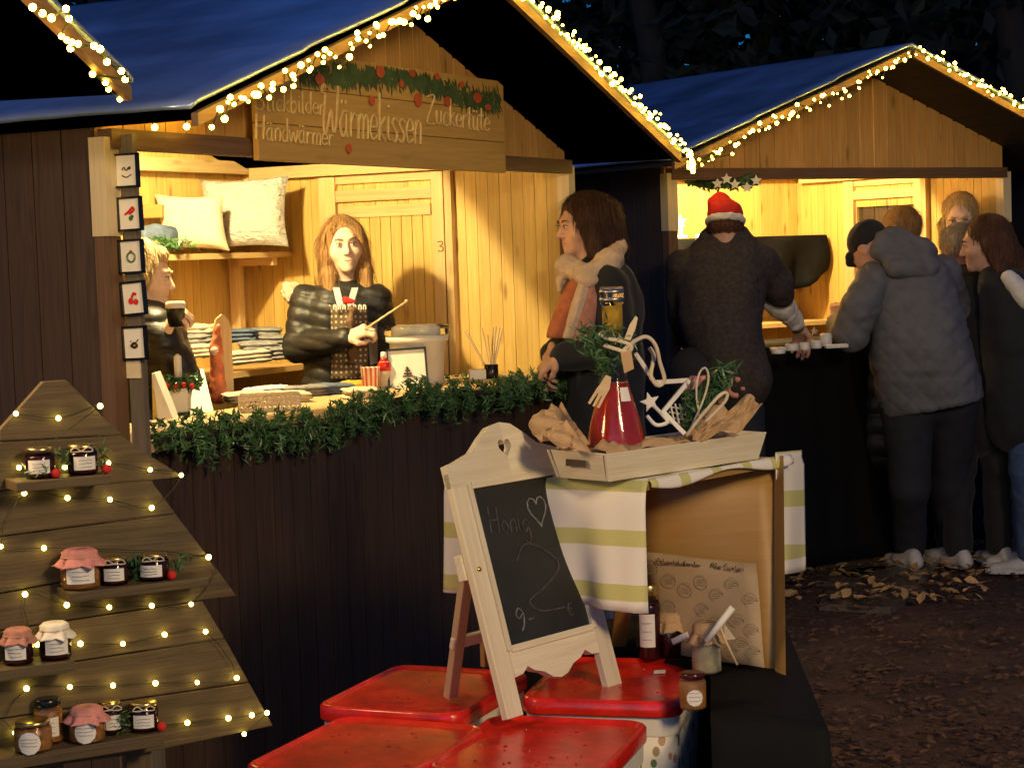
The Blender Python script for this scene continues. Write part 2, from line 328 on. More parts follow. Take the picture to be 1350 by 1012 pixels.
def sdf(prims, h):
    bb = []
    for p in prims:
        if p['t'] == 'e': r = p['r'].max(); lo, hi = p['c']-r, p['c']+r
        else: r = max(p['ra'], p['rb']); lo, hi = np.minimum(p['a'], p['b'])-r, np.maximum(p['a'], p['b'])+r
        bb.append((lo, hi))
    lo = np.min([b[0] for b, p in zip(bb, prims) if not p['sub']], axis=0)-3*h; hi = np.max([b[1] for b, p in zip(bb, prims) if not p['sub']], axis=0)+3*h
    n = np.ceil((hi-lo)/h).astype(int)+1; f = np.full(n, .5, np.float32); ax = [lo[i]+h*np.arange(n[i]) for i in range(3)]
    for p, (l, u) in zip(prims, bb):
        pad = p['k']+2.5*h
        i0 = np.maximum(np.floor((l-pad-lo)/h).astype(int), 0); i1 = np.minimum(np.ceil((u+pad-lo)/h).astype(int)+1, n)
        if (i1 <= i0).any(): continue
        sl = tuple(slice(a, b) for a, b in zip(i0, i1)); g = np.stack(np.meshgrid(*[ax[i][sl[i]] for i in range(3)], indexing='ij'), -1)
        d = _d(p, g); k = max(p['k'], 1e-4)
        f[sl] = -smin(-f[sl], d, k) if p['sub'] else smin(f[sl], d, k)
    s = f < 0; cor = [(i, j, k) for i in (0, 1) for j in (0, 1) for k in (0, 1)]
    sh = lambda arr, c: arr[c[0]:arr.shape[0]-1+c[0], c[1]:arr.shape[1]-1+c[1], c[2]:arr.shape[2]-1+c[2]]
    cnt = sum(sh(s, c).astype(np.int8) for c in cor); idx = np.argwhere((cnt > 0) & (cnt < 8))
    acc = np.zeros((len(idx), 3)); w = np.zeros(len(idx)); vals = {c: f[idx[:, 0]+c[0], idx[:, 1]+c[1], idx[:, 2]+c[2]] for c in cor}
    for c in cor:
        for a in range(3):
            if c[a]: continue
            e = list(c); e[a] = 1; v0, v1 = vals[c], vals[tuple(e)]; m = (v0 < 0) != (v1 < 0); t = np.where(m, v0/np.where(m, v0-v1, 1), 0)
            pos = np.array(c, float)[None]+np.zeros((len(idx), 3)); pos[:, a] += t; acc[m] += pos[m]; w[m] += 1
    V = lo+h*(idx+acc/w[:, None]); ids = np.full(n, -1); ids[idx[:, 0], idx[:, 1], idx[:, 2]] = np.arange(len(idx)); Fs = []
    for a in range(3):
        b, c = (a+1) % 3, (a+2) % 3; s0 = np.moveaxis(s, a, 0); m = np.moveaxis(s0[:-1] != s0[1:], 0, a); e = np.argwhere(m)
        e = e[(e[:, b] > 0) & (e[:, c] > 0)]; ins = s[e[:, 0], e[:, 1], e[:, 2]]; q = []
        for db, dc in ((-1, -1), (0, -1), (0, 0), (-1, 0)):
            g = e.copy(); g[:, b] += db; g[:, c] += dc; q.append(ids[g[:, 0], g[:, 1], g[:, 2]])
        q = np.stack(q, 1); q[~ins] = q[~ins][:, ::-1]; Fs.append(q)
    return V, np.vstack(Fs)
def vnormals(V, Fq):
    n = np.cross(V[Fq[:, 2]]-V[Fq[:, 0]], V[Fq[:, 3]]-V[Fq[:, 1]]); N = np.zeros_like(V)
    for i in range(4): np.add.at(N, Fq[:, i], n)
    return N/(np.linalg.norm(N, axis=1, keepdims=True)+1e-9)
_ws = np.random.RandomState(3); _WD = _ws.randn(14, 3); _WD /= np.linalg.norm(_WD, axis=1, keepdims=True); _WP = _ws.rand(14)*6.28
def wob(V, f, seed=0, st=(1, 1, 1)):
    q = V*A(st)*f; q = q+.35*np.sin(q[:, [1, 2, 0]]*1.7+seed); o = 0
    for i in range(7): o = o+np.sin(q@_WD[(i+seed) % 14]*(1+.25*i)+_WP[(i*3+seed) % 14])
    return o/4
def blob(name, prims, h, mat, parent=None, disp=None, uv=None, mi=None):
    V, Fq = sdf(prims, h)
    if disp is not None: V = V+vnormals(V, Fq)*disp(V)[:, None]
    u = None
    if uv is not None: u = uv(V)[Fq.ravel()]
    return mesh_obj(name, V, Fq, mat, parent, True, u)

def hairblob(name, prims, h, mat, parent=None, disp=None, n=1600, L=.05, w=.0016, frizz=.25, seed=0, nf=None):
    V, Fq = sdf(prims, h); N0 = vnormals(V, Fq)
    if disp is not None: V = V+N0*disp(V)[:, None]
    rs = np.random.RandomState(seed+5); k = rs.choice(len(V), min(n, len(V)), False); p = V[k]; N_ = N0[k]; dn = np.array([0, 0, -1.])+rs.randn(len(k), 3)*frizz*.5
    if nf is not None: m_ = ((p-nf[0])@nf[1]) < nf[2]; p, N_, dn = p[m_], N_[m_], dn[m_]; k = k[m_]
    t_ = dn-N_*(dn*N_).sum(1)[:, None]; t_ /= np.linalg.norm(t_, axis=1, keepdims=True)+1e-9; s_ = np.cross(t_, N_); s_ /= np.linalg.norm(s_, axis=1, keepdims=True)+1e-9
    Ls = L*(.4+rs.rand(len(k)))[:, None]; a = p-N_*.001; b = p+t_*Ls*.5+N_*(.003+.003*rs.rand(len(k))[:, None]); c = p+t_*Ls+N_*(.001+.005*rs.rand(len(k))[:, None]*frizz*3)
    Q = np.stack([a-s_*w, a+s_*w, b+s_*w, b-s_*w, c], 1).reshape(-1, 3); i = np.arange(len(k))*5+len(V)
    F2 = [list(f) for f in Fq]+[[q, q+1, q+2, q+3] for q in i]+[[q+3, q+2, q+4] for q in i]
    return mesh_obj(name, np.vstack([V, Q]), F2, mat, parent, True)
# ---------------------------------------------------------------- setting
RS = np.random.RandomState(11)
def cards(pos, size, asp=.5, nrmls=None, bend=.3, rs=RS):
    """leaf shaped faces: two triangles folded along the midrib"""
    n = len(pos); size = np.broadcast_to(size, (n,)); d = rs.randn(n, 3) if nrmls is None else nrmls+.5*rs.randn(n, 3)
    d /= np.linalg.norm(d, axis=1, keepdims=True); q = rs.randn(n, 3); w = np.cross(d, q); w /= np.linalg.norm(w, axis=1, keepdims=True); nn = np.cross(d, w)
    L = size[:, None]; a = pos-d*L*.5; b = pos+w*L*asp*.5+nn*L*bend*.3; c = pos+d*L*.5; e = pos-w*L*asp*.5+nn*L*bend*.3
    V = np.stack([a, b, c, e], 1).reshape(-1, 3); k = np.arange(n)*4
    return V, np.vstack([np.stack([k, k+1, k+2], 1), np.stack([k, k+2, k+3], 1)])
g = MB(); N_ = 60; ext = 70
xs = np.concatenate([np.linspace(-ext, -4, 8), np.linspace(-3.6, 5, 60), np.linspace(6, ext, 8)]); ys = np.concatenate([np.linspace(-20, 3, 6), np.linspace(3.3, 12, 60), np.linspace(13, ext+30, 8)])
X_, Y_ = np.meshgrid(xs, ys); Z_ = -.012+.012*np.sin(X_*3.1+1)*np.sin(Y_*2.7)*(abs(X_) < 6)+.006*np.sin(X_*11)*np.sin(Y_*9+X_*4)*(abs(X_) < 6)
g.grid(np.stack([X_, Y_, Z_], -1)); tag(g.build('ground', 'soil', None, True, (0, 0, 0)), kind='structure')
# dry leaves lying everywhere
pts = []
for _ in range(15000):
    q = HZ(rnd.uniform(-150, 1500), rnd.uniform(560, 1150), 0.); pts.append((q[0]+rnd.gauss(0, .1), q[1]+rnd.gauss(0, .1), .004+rnd.random()*.012))
pts = np.array(pts); nn = np.zeros_like(pts); nn[:, 0] = RS.randn(len(pts)); nn[:, 1] = RS.randn(len(pts)); nn /= np.linalg.norm(nn, axis=1, keepdims=True)
def flatleaves(pts, size, tilt=.25):
    n = len(pts); a = RS.rand(n)*6.28; d = np.stack([np.cos(a), np.sin(a), RS.randn(n)*tilt], 1); w = np.stack([-np.sin(a), np.cos(a), RS.randn(n)*tilt], 1)
    L = size*(.6+.8*RS.rand(n))[:, None]; up = np.array([0, 0, 1.])
    ring = [(-.5, 0, 0), (-.2, .28, .12), (.15, .22, .1), (.5, 0, .05), (.1, -.26, .12), (-.22, -.24, .08)]
    V = np.stack([pts+d*L*x+w*L*y+up*L*z for x, y, z in ring], 1).reshape(-1, 3); k = np.arange(n)*6
    return V, np.vstack([np.stack([k, k+1, k+2, k+3], 1), np.stack([k, k+3, k+4, k+5], 1)])
V, Fq = flatleaves(pts, .031, .18); tag(mesh_obj('leaf_litter', V, Fq, 'leaf', None, False), kind='stuff')
pts = []
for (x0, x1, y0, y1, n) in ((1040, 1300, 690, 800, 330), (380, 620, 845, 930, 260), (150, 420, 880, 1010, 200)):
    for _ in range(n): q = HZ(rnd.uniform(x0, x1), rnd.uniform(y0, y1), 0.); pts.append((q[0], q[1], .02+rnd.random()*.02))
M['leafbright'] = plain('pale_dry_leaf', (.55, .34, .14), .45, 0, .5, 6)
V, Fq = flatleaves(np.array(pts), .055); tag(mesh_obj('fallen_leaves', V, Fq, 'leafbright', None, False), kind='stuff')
# wet stone slabs of the path
mb = MB()
sl = [[(1062, 735), (1150, 722), (1225, 735), (1120, 760)], [(1075, 765), (1130, 748), (1240, 740), (1215, 772)], [(1080, 795), (1090, 772), (1220, 775), (1175, 800)], [(1065, 724), (1100, 705), (1160, 712), (1140, 722)]]
for s_ in sl: mb.prism([HZ(x, y, .012) for x, y in s_], (0, 0, -.03))
tag(mb.build('path', 'slab'), kind='structure')
# woodland behind
def tree(x, y, h, r, label, n=2600, trunkr=.16, low=1.0):
    t = thing('tree', label, 'tree', (x, y, 0), 'trees behind the huts'); b = MB(); c = catmull([(x, y, -.1), (x+rnd.uniform(-.2, .2), y, h*.35), (x+rnd.uniform(-.4, .4), y, h*.65), (x+rnd.uniform(-.4, .4), y, h*.95)], 4)
    b.tube(c, [trunkr*(1-.85*i/len(c)) for i in range(len(c))], 9)
    cl = []
    for i in range(14):
        z0 = rnd.uniform(low, h*.9); a = rnd.uniform(0, 6.28); k = min(len(c)-1, int(z0/h*len(c))); L = r*(1-.5*z0/h)*rnd.uniform(.6, 1.05); s = c[k]
        e = s+A(math.cos(a)*L, math.sin(a)*L, L*rnd.uniform(0, .5)); b.tube([s, (s+e)/2+A(0, 0, .1), e], [trunkr*.35, trunkr*.22, .015], 5); cl += [(e, L*.55), ((s+e)/2, L*.5)]
    b.build('trunk', 'bark', t, True)
    P_ = np.vstack([np.array(q)[None]+RS.randn(n//len(cl), 3)*rr*.55 for q, rr in cl]); V, Fq = cards(P_, .13+.12*RS.rand(len(P_)), .5); mesh_obj('crown', V, Fq, 'needles', t)
tl = [('slim dark tree directly behind the roof of the decorated craft hut', 1.1, 15.0), ('dark tree rising over the gap between the two lit huts', 2.3, 16.2),
      ('bushy dark tree behind the left roof slope of the candle hut', 3.4, 15.2), ('tall dark tree behind the ridge of the candle hut', 4.9, 17.0),
      ('dark tree with a pale bare trunk showing above the candle hut', 3.6, 13.4), ('dark tree above the right roof slope of the candle hut', 5.6, 14.6), ('tall dark tree at the far right behind the huts', 6.9, 17.5),
      ('dark tree behind the apex of the craft hut roof', -.6, 17.0), ('dark tree far behind the left hut', -3.2, 16.5), ('low wide dark tree between the huts in the back', 1.9, 19.0)]
for lb, x, y in tl: tree(x, y, rnd.uniform(6.5, 8.5), rnd.uniform(1.9, 2.6), lb)
P_ = np.stack([RS.uniform(-12, 18, 60000), RS.uniform(20, 24, 60000), RS.uniform(0, 10, 60000)], 1); P_[:, 2] *= .8+.3*np.sin(P_[:, 0]*.9)
V, Fq = cards(P_, .3, .6); tag(mesh_obj('far_wood', V, Fq, 'needles'), kind='stuff')
# ---------------------------------------------------------------- huts
def boards(mb, o, along, up_of, L, w, n3, mi=0, gap=.004, z0=0.):
    """vertical boards from o along a horizontal axis; up_of(s)->top height; n3 = thickness direction"""
    k = 0.
    while k < L-1e-6:
        e = min(k+w-gap, L); h0, h1 = up_of(k), up_of(e); a = o+along*k; b = o+along*e; z_ = Zv*z0
        off = nrm(n3)*rnd.uniform(0, .0015)
        mb.hexa([a+z_+off, b+z_+off, b+z_+n3+off, a+z_+n3+off, a+Zv*h0+off, b+Zv*h0+off, b+Zv*h1*0+Zv*h1+n3+off, a+Zv*h0+n3+off] if np.cross(along, n3)[2] > 0 else
                [b+z_+off, a+z_+off, a+z_+n3+off, b+z_+n3+off, b+Zv*h1+off, a+Zv*h0+off, a+Zv*h0+n3+off, b+Zv*h1+n3+off], mi, along=2)
        k += w
def hut(fr, label, uL, uR, hw, D=1.45, za=2.36, front=.42, simple=False, opening=False, group=None):
    uc = (uL+uR)/2 if hw is None else hw[1]; hw_ = hw[0]; sl = .49/1.45 if hw_ > 1.4 else .49/1.35
    rz = lambda u: za-sl*abs(u-uc)
    t = thing('market_hut', label, 'market hut', fr.W(uc, 0, 0), group); W = fr.W; u, v = fr.u, fr.v
    # roof: soffit deck and felt, per slope
    for sgn, nm in ((-1, 'roof'), (1, 'roof')):
        e = uc+sgn*hw_; k = 1e-3*sgn
        dk = MB(); nb = 12
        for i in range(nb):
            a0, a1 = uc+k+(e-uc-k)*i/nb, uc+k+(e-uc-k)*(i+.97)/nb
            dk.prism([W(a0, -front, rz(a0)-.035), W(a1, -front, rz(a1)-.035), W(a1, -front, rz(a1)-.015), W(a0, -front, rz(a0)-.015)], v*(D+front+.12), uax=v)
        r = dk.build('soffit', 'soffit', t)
        fm = MB(); e2 = e+sgn*.02; fr_ = -front-.015; nx, ny = 48, 26; G = np.zeros((nx, ny, 3))
        for i in range(nx):
            for j in range(ny):
                uu = uc+(e2-uc)*i/(nx-1); vv = fr_+(D+front+.15)*j/(ny-1); G[i, j] = W(uu, vv, rz(uu)-.002+.002*math.sin(vv*7+uu*3)*math.sin(uu*5+1)+.0008*math.sin(vv*31+uu*5)+.006*(((i*3)/(nx-1.)) % 1))
        if sgn > 0: G = G[:, ::-1]
        fm.grid(G[::-1], thick=.012); o = fm.build('roof', 'felt', t, True)
        fa = MB(); a, b = uc+sgn*.012, e
        fa.prism([W(a, -front-.02, rz(a)-.018), W(b, -front-.02, rz(b)-.018), W(b, -front-.02, rz(b)-.048), W(a, -front-.02, rz(a)-.052)], v*.019, uax=u); fa.build('fascia', 'brown', t)
    if simple == 2: return t
    cl = 'dark'
    for nm, uu, s in (('wall', uL, 1), ('wall', uR, -1)):
        mb = MB(); top = rz(uu)-.04; o = W(uu-s*.0, 0, 0)
        boards(mb, W(uu-s*.018, .002, 0), v, lambda k: top, D, .095, -u*s*.0+u*s*.016, 0)
        if not simple:
            if opening and s < 0:
                boards(mb, W(uu, .002, 0), v, lambda k: top, .52, .05, u*s*.016, 1, .002); boards(mb, W(uu, .97, 0), v, lambda k: top, D-.97, .05, u*s*.016, 1, .002)
                boards(mb, W(uu, .522, 0), v, lambda k: top, .448, .05, u*s*.016, 1, .002, z0=1.69)
                mb.V, mb.F, mb.UV, mb.T, mb.MI = mb.V, mb.F, mb.UV, mb.T, mb.MI
            else: boards(mb, W(uu, .002, 0), v, lambda k: top, D, .05, u*s*.016, 1, .002)
        mb.build('wall', [cl, 'pine'], t)
    mb = MB()
    if not simple: boards(mb, W(uL+.02, D, 0), u, lambda k: rz(uL+.02+k)-.04, uR-uL-.04, .05, -v*.016, 1, .002)
    boards(mb, W(uL, D+.002, 0), u, lambda k: rz(uL+k)-.04, uR-uL, .12, v*.016, 0); mb.build('wall', [cl, 'pine'], t)
    g = MB(); zb = 1.84
    boards(g, W(uL, -.022, 0), u, lambda k: rz(uL+k)-.04, uR-uL, .088, v*.02, 0, .006, z0=zb-.0); g.build('gable', 'gable', t)
    g = MB(); g.bar(W(uL, -.03, zb-.02), W(uR, -.03, zb-.02), .045, .05, side=v); g.build('beam', 'brown', t)
    if simple: 
        g = MB(); boards(g, W(uL, -.022, 0), u, lambda k: zb-.05, uR-uL, .095, v*.02, 0, .006); g.build('shutter', cl, t); return t
    # posts facing left, pale where the shutter covers them
    for uu in (uL-.02, uR-.02):
        p = MB(); p.obox(W(uu, -.042, 0), u*.05, v*.043, Zv*1.5785); o = p.build('post', 'brown', t)
        q = MB(); q.obox(W(uu-.004, -.046, 1.579), u*.056, v*.049, Zv*.245); q.build('post_cap', 'pale', t)
    # inner beam round the top and ceiling boards
    c = MB(); c.bar(W(uL+.03, D-.05, 1.885), W(uR-.02, D-.05, 1.885), .06, .05, side=v); c.bar(W(uR-.045, .03, 1.86), W(uR-.045, D-.09, 1.86), .05, .05, side=u); c.build('beam', 'pineframe', t)
    cb = MB(); k = 0
    for sgn in (-1, 1):
        L = hw_-.22; n = 13
        for i in range(n):
            a0, a1 = uc+sgn*(.02+L*i/n), uc+sgn*(.02+L*(i+.93)/n); a0, a1 = min(a0, a1), max(a0, a1)
            a0 = max(a0, uL+.01); a1 = min(a1, uR-.005)
            if a1-a0 < .01: continue
            cb.prism([W(a0, .01, rz(a0)-.055), W(a1, .01, rz(a1)-.055), W(a1, .01, rz(a1)-.043), W(a0, .01, rz(a0)-.043)], v*(D-.03), uax=v)
    cb.build('ceiling', 'pineframe', t)
    # battens, door frame in the right wall
    b = MB(); x = uR-.018; fw = lambda v0, v1, z0, z1, d=.022: b.obox(W(x-d, v0, z0), u*d, v*(v1-v0), Zv*(z1-z0))
    fw(.445, .475, .05, 1.83, .03); fw(.485, .535, .05, 1.83); fw(.975, 1.05, .05, 1.83); fw(.537, .973, 1.73, 1.775, .02); fw(.537, .973, 1.80, 1.832, .016)
    if opening: fw(.537, .60, 1.05, 1.40, .02)
    b.build('door_frame', 'pineframe', t)
    if not opening:
        d = MB(); d.obox(W(x-.016, .545, 1.665), u*.016, v*.42, Zv*.045); bb = MB()
        boards(bb, W(x-.008, .54, 0), v, lambda k: 1.712, .43, .048, u*.006, 0, .003, z0=.06); dd = bb.build('door', 'pine', t); d.build('ledge', 'pineframe', dd)
    # shelf, lower shelf
    s_ = MB(); s_.obox(W(uL+.03, 1.19, 1.52), u*(uR-uL-.06), v*.24, Zv*.022); s_.build('shelf', 'pineframe', t)
    s_ = MB(); s_.obox(W(uL+.03, 1.10, 1.07), u*(uR-uL-.06), v*.33, Zv*.022); s_.build('shelf', 'pineframe', t)
    s_ = MB(); s_.obox(W(uR-.16, 1.37, 1.093), u*.035, v*.045, Zv*.426); s_.obox(W(uR-.16, 1.2, 1.49), u*.03, v*.2, Zv*.028); s_.build('bracket', 'pineframe', t)
    # counter
    mb = MB(); boards(mb, W(uL+.03, -.02, 0), u, lambda k: 1.025, uR-uL-.06, .095, v*.018, 0, .005); mb.build('counter_front', cl, t)
    mb = MB(); mb.obox(W(uL+.035, -.06, 1.026), u*(uR-uL-.07), v*.46, Zv*.024); mb.build('counter_top', 'pineframe', t)
    mb = MB(); 
    for i in range(12): mb.obox(W(uL+.02+(uR-uL-.04)*i/12, .03, .03), u*(uR-uL-.04)/12*.97, v*(D-.05), Zv*.03)
    mb.build('floor', 'old', t); return t
S1 = Frame(27, HZ(455, 538, 1.05)); S2 = Frame(56, P(890, 470, 8.2))
H1 = hut(S1, 'lit wooden craft hut with a hand lettered sign and green garland', -1.12, 1.58, (1.50, .21), za=2.375)
H2 = hut(S2, 'lit wooden candle hut on the right with black cloth and customers at its counter', -.03, 2.07, (1.36, 1.03), opening=True)
q0 = P(167, 126, 4.15); S0 = Frame(12, q0-nrm(A(math.sin(math.radians(12)), math.cos(math.radians(12)), 0))*2.9-A(math.cos(math.radians(12)), -math.sin(math.radians(12)), 0)*.43)
H0 = hut(S0, 'dark roof overhang of the nearest hut cut off by the left edge', .2, 2.7, (1.455, 1.45), za=2.40, simple=2)
S3 = Frame(83, P(1372, 470, 10.2)); H3 = hut(S3, 'dark unlit hut at the right edge beyond the candle hut', 0, 2.2, (1.30, 1.1), simple=1)
# ---------------------------------------------------------------- lights
def spot(name, loc, d, power, size=176, color=(1, .76, .34), r=.03):
    l = bpy.data.lights.new(name, 'SPOT'); l.energy = power; l.spot_size = math.radians(size); l.spot_blend = .06; l.color = color; l.shadow_soft_size = r
    o = bpy.data.objects.new(name, l); COL.objects.link(o); o.location = [float(q) for q in loc]; o.rotation_euler = Vector([float(q) for q in d]).to_track_quat('-Z', 'Y').to_euler(); return o
def point(name, loc, power, color, r=.1):
    l = bpy.data.lights.new(name, 'POINT'); l.energy = power; l.color = color; l.shadow_soft_size = r
    o = bpy.data.objects.new(name, l); COL.objects.link(o); o.location = [float(q) for q in loc]; return o
def flood(S, uc, power, label):
    d = S.u*.0855+S.v*.612-Zv*.476; d = nrm(d); L = S.W(uc, .75, 2.08); t = thing('floodlight', label, 'lamp', L+Zv*.0)
    b = MB(); sx = nrm(S.u-d*(S.u@d)); sy = np.cross(d, sx); b.obox(L-sx*.07-sy*.05-d*.05, sx*.14, sy*.1, d*.03); bevel(b.build('housing', 'blackplastic', t))
    b = MB(); b.obox(L-sx*.06-sy*.04-d*.019, sx*.12, sy*.08, d*.004); b.build('lamp_face', 'lampface', t)
    b = MB(); b.tube([L-d*.05, L-d*.06+Zv*.14], .008); b.build('arm', 'blackplastic', t)
    spot('hut_lamp', L, d, power); point('hut_lamp_spill', L-Zv*.12, power*.13, (1, .72, .30), .08)
flood(S1, .2, 118, 'small black floodlight hanging under the ceiling of the craft hut')
flood(S2, 1.0, 100, 'small black floodlight hanging under the ceiling of the candle hut')
point('lane_lamp', (2.6, -.6, 3.2), 400, (1, .71, .37), .35)
point('foreground_fill', (1.35, 1.5, 2.5), 70, (1, .72, .38), .25)  # added fill light that brightens the foreground, stands for no lamp there
point('left_hut_lamp', tuple(P(-330, 240, 3.3)), 34, (1, .66, .30), .15)
w = bpy.data.worlds.new('World'); SC.world = w; w.use_nodes = True; N, L = w.node_tree.nodes, w.node_tree.links; bg = N['Background']
sky = N.new('ShaderNodeTexSky'); sky.sky_type = 'NISHITA'; sky.sun_disc = False; sky.sun_elevation = math.radians(6); sky.sun_rotation = math.radians(200); sky.ozone_density = 8
L.new(sky.outputs['Color'], bg.inputs['Color']); bg.inputs['Strength'].default_value = .085
vs = SC.view_settings; vs.view_transform = 'Standard'; vs.look = 'None'; vs.gamma = 1; vs.exposure = .4
SC.cycles.use_denoising = True; SC.cycles.denoiser = 'OPENIMAGEDENOISE'; SC.cycles.max_bounces = 6; SC.cycles.transmission_bounces = 6; SC.cycles.sample_clamp_indirect = 6
# ---------------------------------------------------------------- handwriting
GL = {'S': ([[(.5, .85), (.3, 1), (.08, .85), (.15, .6), (.4, .45), (.5, .2), (.3, 0), (.02, .12)]], .58), 't': ([[(.15, .85), (.13, .1), (.3, 0)], [(0, .55), (.3, .55)]], .36),
'i': ([[(.08, .5), (.08, .08), (.18, 0)], [(.07, .68), (.10, .73)]], .24), 'c': ([[(.35, .42), (.2, .5), (.03, .25), (.15, 0), (.38, .08)]], .42), 'k': ([[(.06, 1), (.06, 0)], [(.34, .5), (.08, .25), (.36, 0)]], .42),
'b': ([[(.06, 1), (.06, .05), (.25, 0), (.38, .25), (.22, .48), (.07, .35)]], .44), 'l': ([[(.06, 1), (.06, .1), (.16, 0)]], .22), 'd': ([[(.34, 1), (.34, 0)], [(.33, .4), (.18, .5), (.03, .25), (.16, 0), (.34, .12)]], .44),
'e': ([[(.04, .25), (.36, .28), (.28, .48), (.12, .46), (.03, .2), (.16, 0), (.38, .08)]], .42), 'r': ([[(.06, .5), (.06, 0)], [(.06, .3), (.2, .48), (.32, .44)]], .36), 'H': ([[(.08, 1), (.05, 0)], [(.5, 1), (.46, 0)], [(.06, .5), (.48, .52)]], .6),
'a': ([[(.34, .5), (.18, .5), (.03, .25), (.16, 0), (.32, .15), (.34, .5), (.34, .05), (.42, 0)]], .46), 'n': ([[(.06, .5), (.06, 0)], [(.06, .3), (.2, .5), (.34, .4), (.34, 0)]], .42),
'm': ([[(.06, .5), (.06, 0)], [(.06, .3), (.17, .5), (.28, .4), (.28, 0)], [(.28, .3), (.4, .5), (.5, .4), (.5, 0)]], .58), 'w': ([[(0, .5), (.1, 0), (.25, .4), (.38, 0), (.5, .5)]], .54),
'W': ([[(.16, .95), (.05, 1.02), (.0, .85), (.14, .8), (.08, .35), (.16, 0), (.4, .5), (.5, .1), (.62, .2), (.7, .8), (.72, 1.02)]], .78), 's': ([[(.3, .44), (.16, .5), (.05, .38), (.28, .16), (.16, 0), (.02, .06)]], .36),
'u': ([[(.05, .5), (.07, .08), (.2, 0), (.33, .15), (.34, .5), (.34, .05), (.42, 0)]], .46), 'Z': ([[(.02, .95), (.5, 1), (.04, .04), (.54, .0)]], .6), '9': ([[(.38, .8), (.2, 1), (.04, .75), (.18, .55), (.38, .75), (.36, .3), (.2, 0)]], .45),
'-': ([[(.05, .35), (.3, .37)]], .36), ',': ([[(.1, .08), (.04, -.12)]], .18), 'o': ([[(.2, .5), (.03, .28), (.18, 0), (.36, .24), (.22, .5)]], .42), 'g': ([[(.34, .45), (.18, .5), (.03, .25), (.16, .02), (.34, .2), (.34, -.3), (.18, -.42), (.04, -.3)]], .44),
'E': ([[(.4, .9), (.2, .95), (.08, .5), (.2, .05), (.42, .1)], [(0, .6), (.34, .6)], [(0, .42), (.32, .42)]], .5), 'A': ([[(0, 0), (.25, 1), (.5, 0)], [(.1, .4), (.4, .4)]], .55), 'v': ([[(0, .5), (.16, 0), (.34, .5)]], .38), ' ': ([], .3),
'p': ([[(.06, .5), (.06, -.4)], [(.06, .35), (.22, .5), (.38, .25), (.2, 0), (.06, .1)]], .44), 'B': ([[(.06, 0), (.06, 1), (.36, .85), (.3, .55), (.08, .52), (.42, .35), (.36, .05), (.06, 0)]], .5), 'f': ([[(.34, .95), (.18, .95), (.14, 0)], [(0, .5), (.3, .5)]], .36)}
def write(mb, text, o, ex, ey, h, W=None, r=.003, nrm_=None, jit=.02, slope=0., n=4):
    tot = sum(GL[{'ä': 'a', 'ü': 'u'}.get(c, c)][1] for c in text); sx = h if W is None else W/tot; x = 0.
    for c in text:
        b = {'ä': 'a', 'ü': 'u'}.get(c, c); st, w_ = GL[b]; st = [list(s) for s in st]
        if c != b: st += [[(.1, .66), (.11, .74)], [(.27, .66), (.28, .74)]]
        dy = rnd.uniform(-jit, jit)
        for s in st:
            pts = [A(o)+ex*((x+p[0])*sx+.08*p[1]*h)+ey*((p[1]+dy)*h+slope*(x+p[0])*sx) for p in s]
            mb.tube(catmull(pts, n) if len(pts) > 2 else pts, r, 5)
        x += w_
# ---------------------------------------------------------------- sign under the gable
def su(x, y, v=-.056): return S1.onv(x, y, v)
t = thing('sign', 'long wooden sign with handwritten German words and a painted fir branch', 'sign', S1.W(.23, -.07, 1.785))
b = MB(); zs = 1.782; H_ = .315/3
for i in range(3): b.obox(S1.W(-.52, -.078, zs+i*H_), S1.u*1.50, S1.v*.018, Zv*(H_-.0015), tone=(.15, .5, .8)[i])
bevel(b.build('board', 'signboard', t), .002)
vs_ = -.081
def sp(x, y): l = S1.onv(x, y, vs_); return S1.W(*l)
def signtext(txt, p0, p1, ph, r, sl=None):
    a, e, top = S1.onv(*p0, vs_), S1.onv(*p1, vs_), S1.onv(p0[0], p0[1]-ph, vs_); m = MB()
    write(m, txt, S1.W(*a), S1.u, Zv, top[2]-a[2], e[0]-a[0], r, slope=(e[2]-a[2])/(e[0]-a[0]), n=5); m.build('lettering', 'paint', t)
signtext('Stickbilder', (336, 144), (428, 152), 30, .0032); signtext('Händwärmer', (336, 183), (440, 193), 32, .0034)
signtext('Wärmekissen', (424, 178), (556, 190), 66, .0045); signtext('Zuckertüte', (562, 162), (646, 174), 36, .0036)
m = MB()   # painted branch: overlapping brush strokes along the top edge
for k in range(1500):
    u_ = -.30+1.26*rnd.random(); zc = 2.055-.012*(u_+.3)+.018*math.sin(u_*6); z_ = zc+rnd.gauss(0, .014); 
    if z_ > 2.092 or u_ > .95: continue
    a_ = rnd.gauss(-1.35, .45)+(math.pi if rnd.random() < .35 else 0); L = rnd.uniform(.018, .04); q = S1.W(u_, vs_+.0012+rnd.random()*.0007, z_); d = S1.u*math.cos(a_)+Zv*math.sin(a_); s_ = S1.u*math.sin(a_)-Zv*math.cos(a_)
    if q[2]+d[2]*L > 2.094: continue
    V_ = [q-s_*.003, q+s_*.003, q+d*L*.6+s_*.0035, q+d*L, q+d*L*.6-s_*.0035]; m.add(V_, [(0, 1, 2, 3, 4)])
m.build('painted_branch', 'painted_green', t)
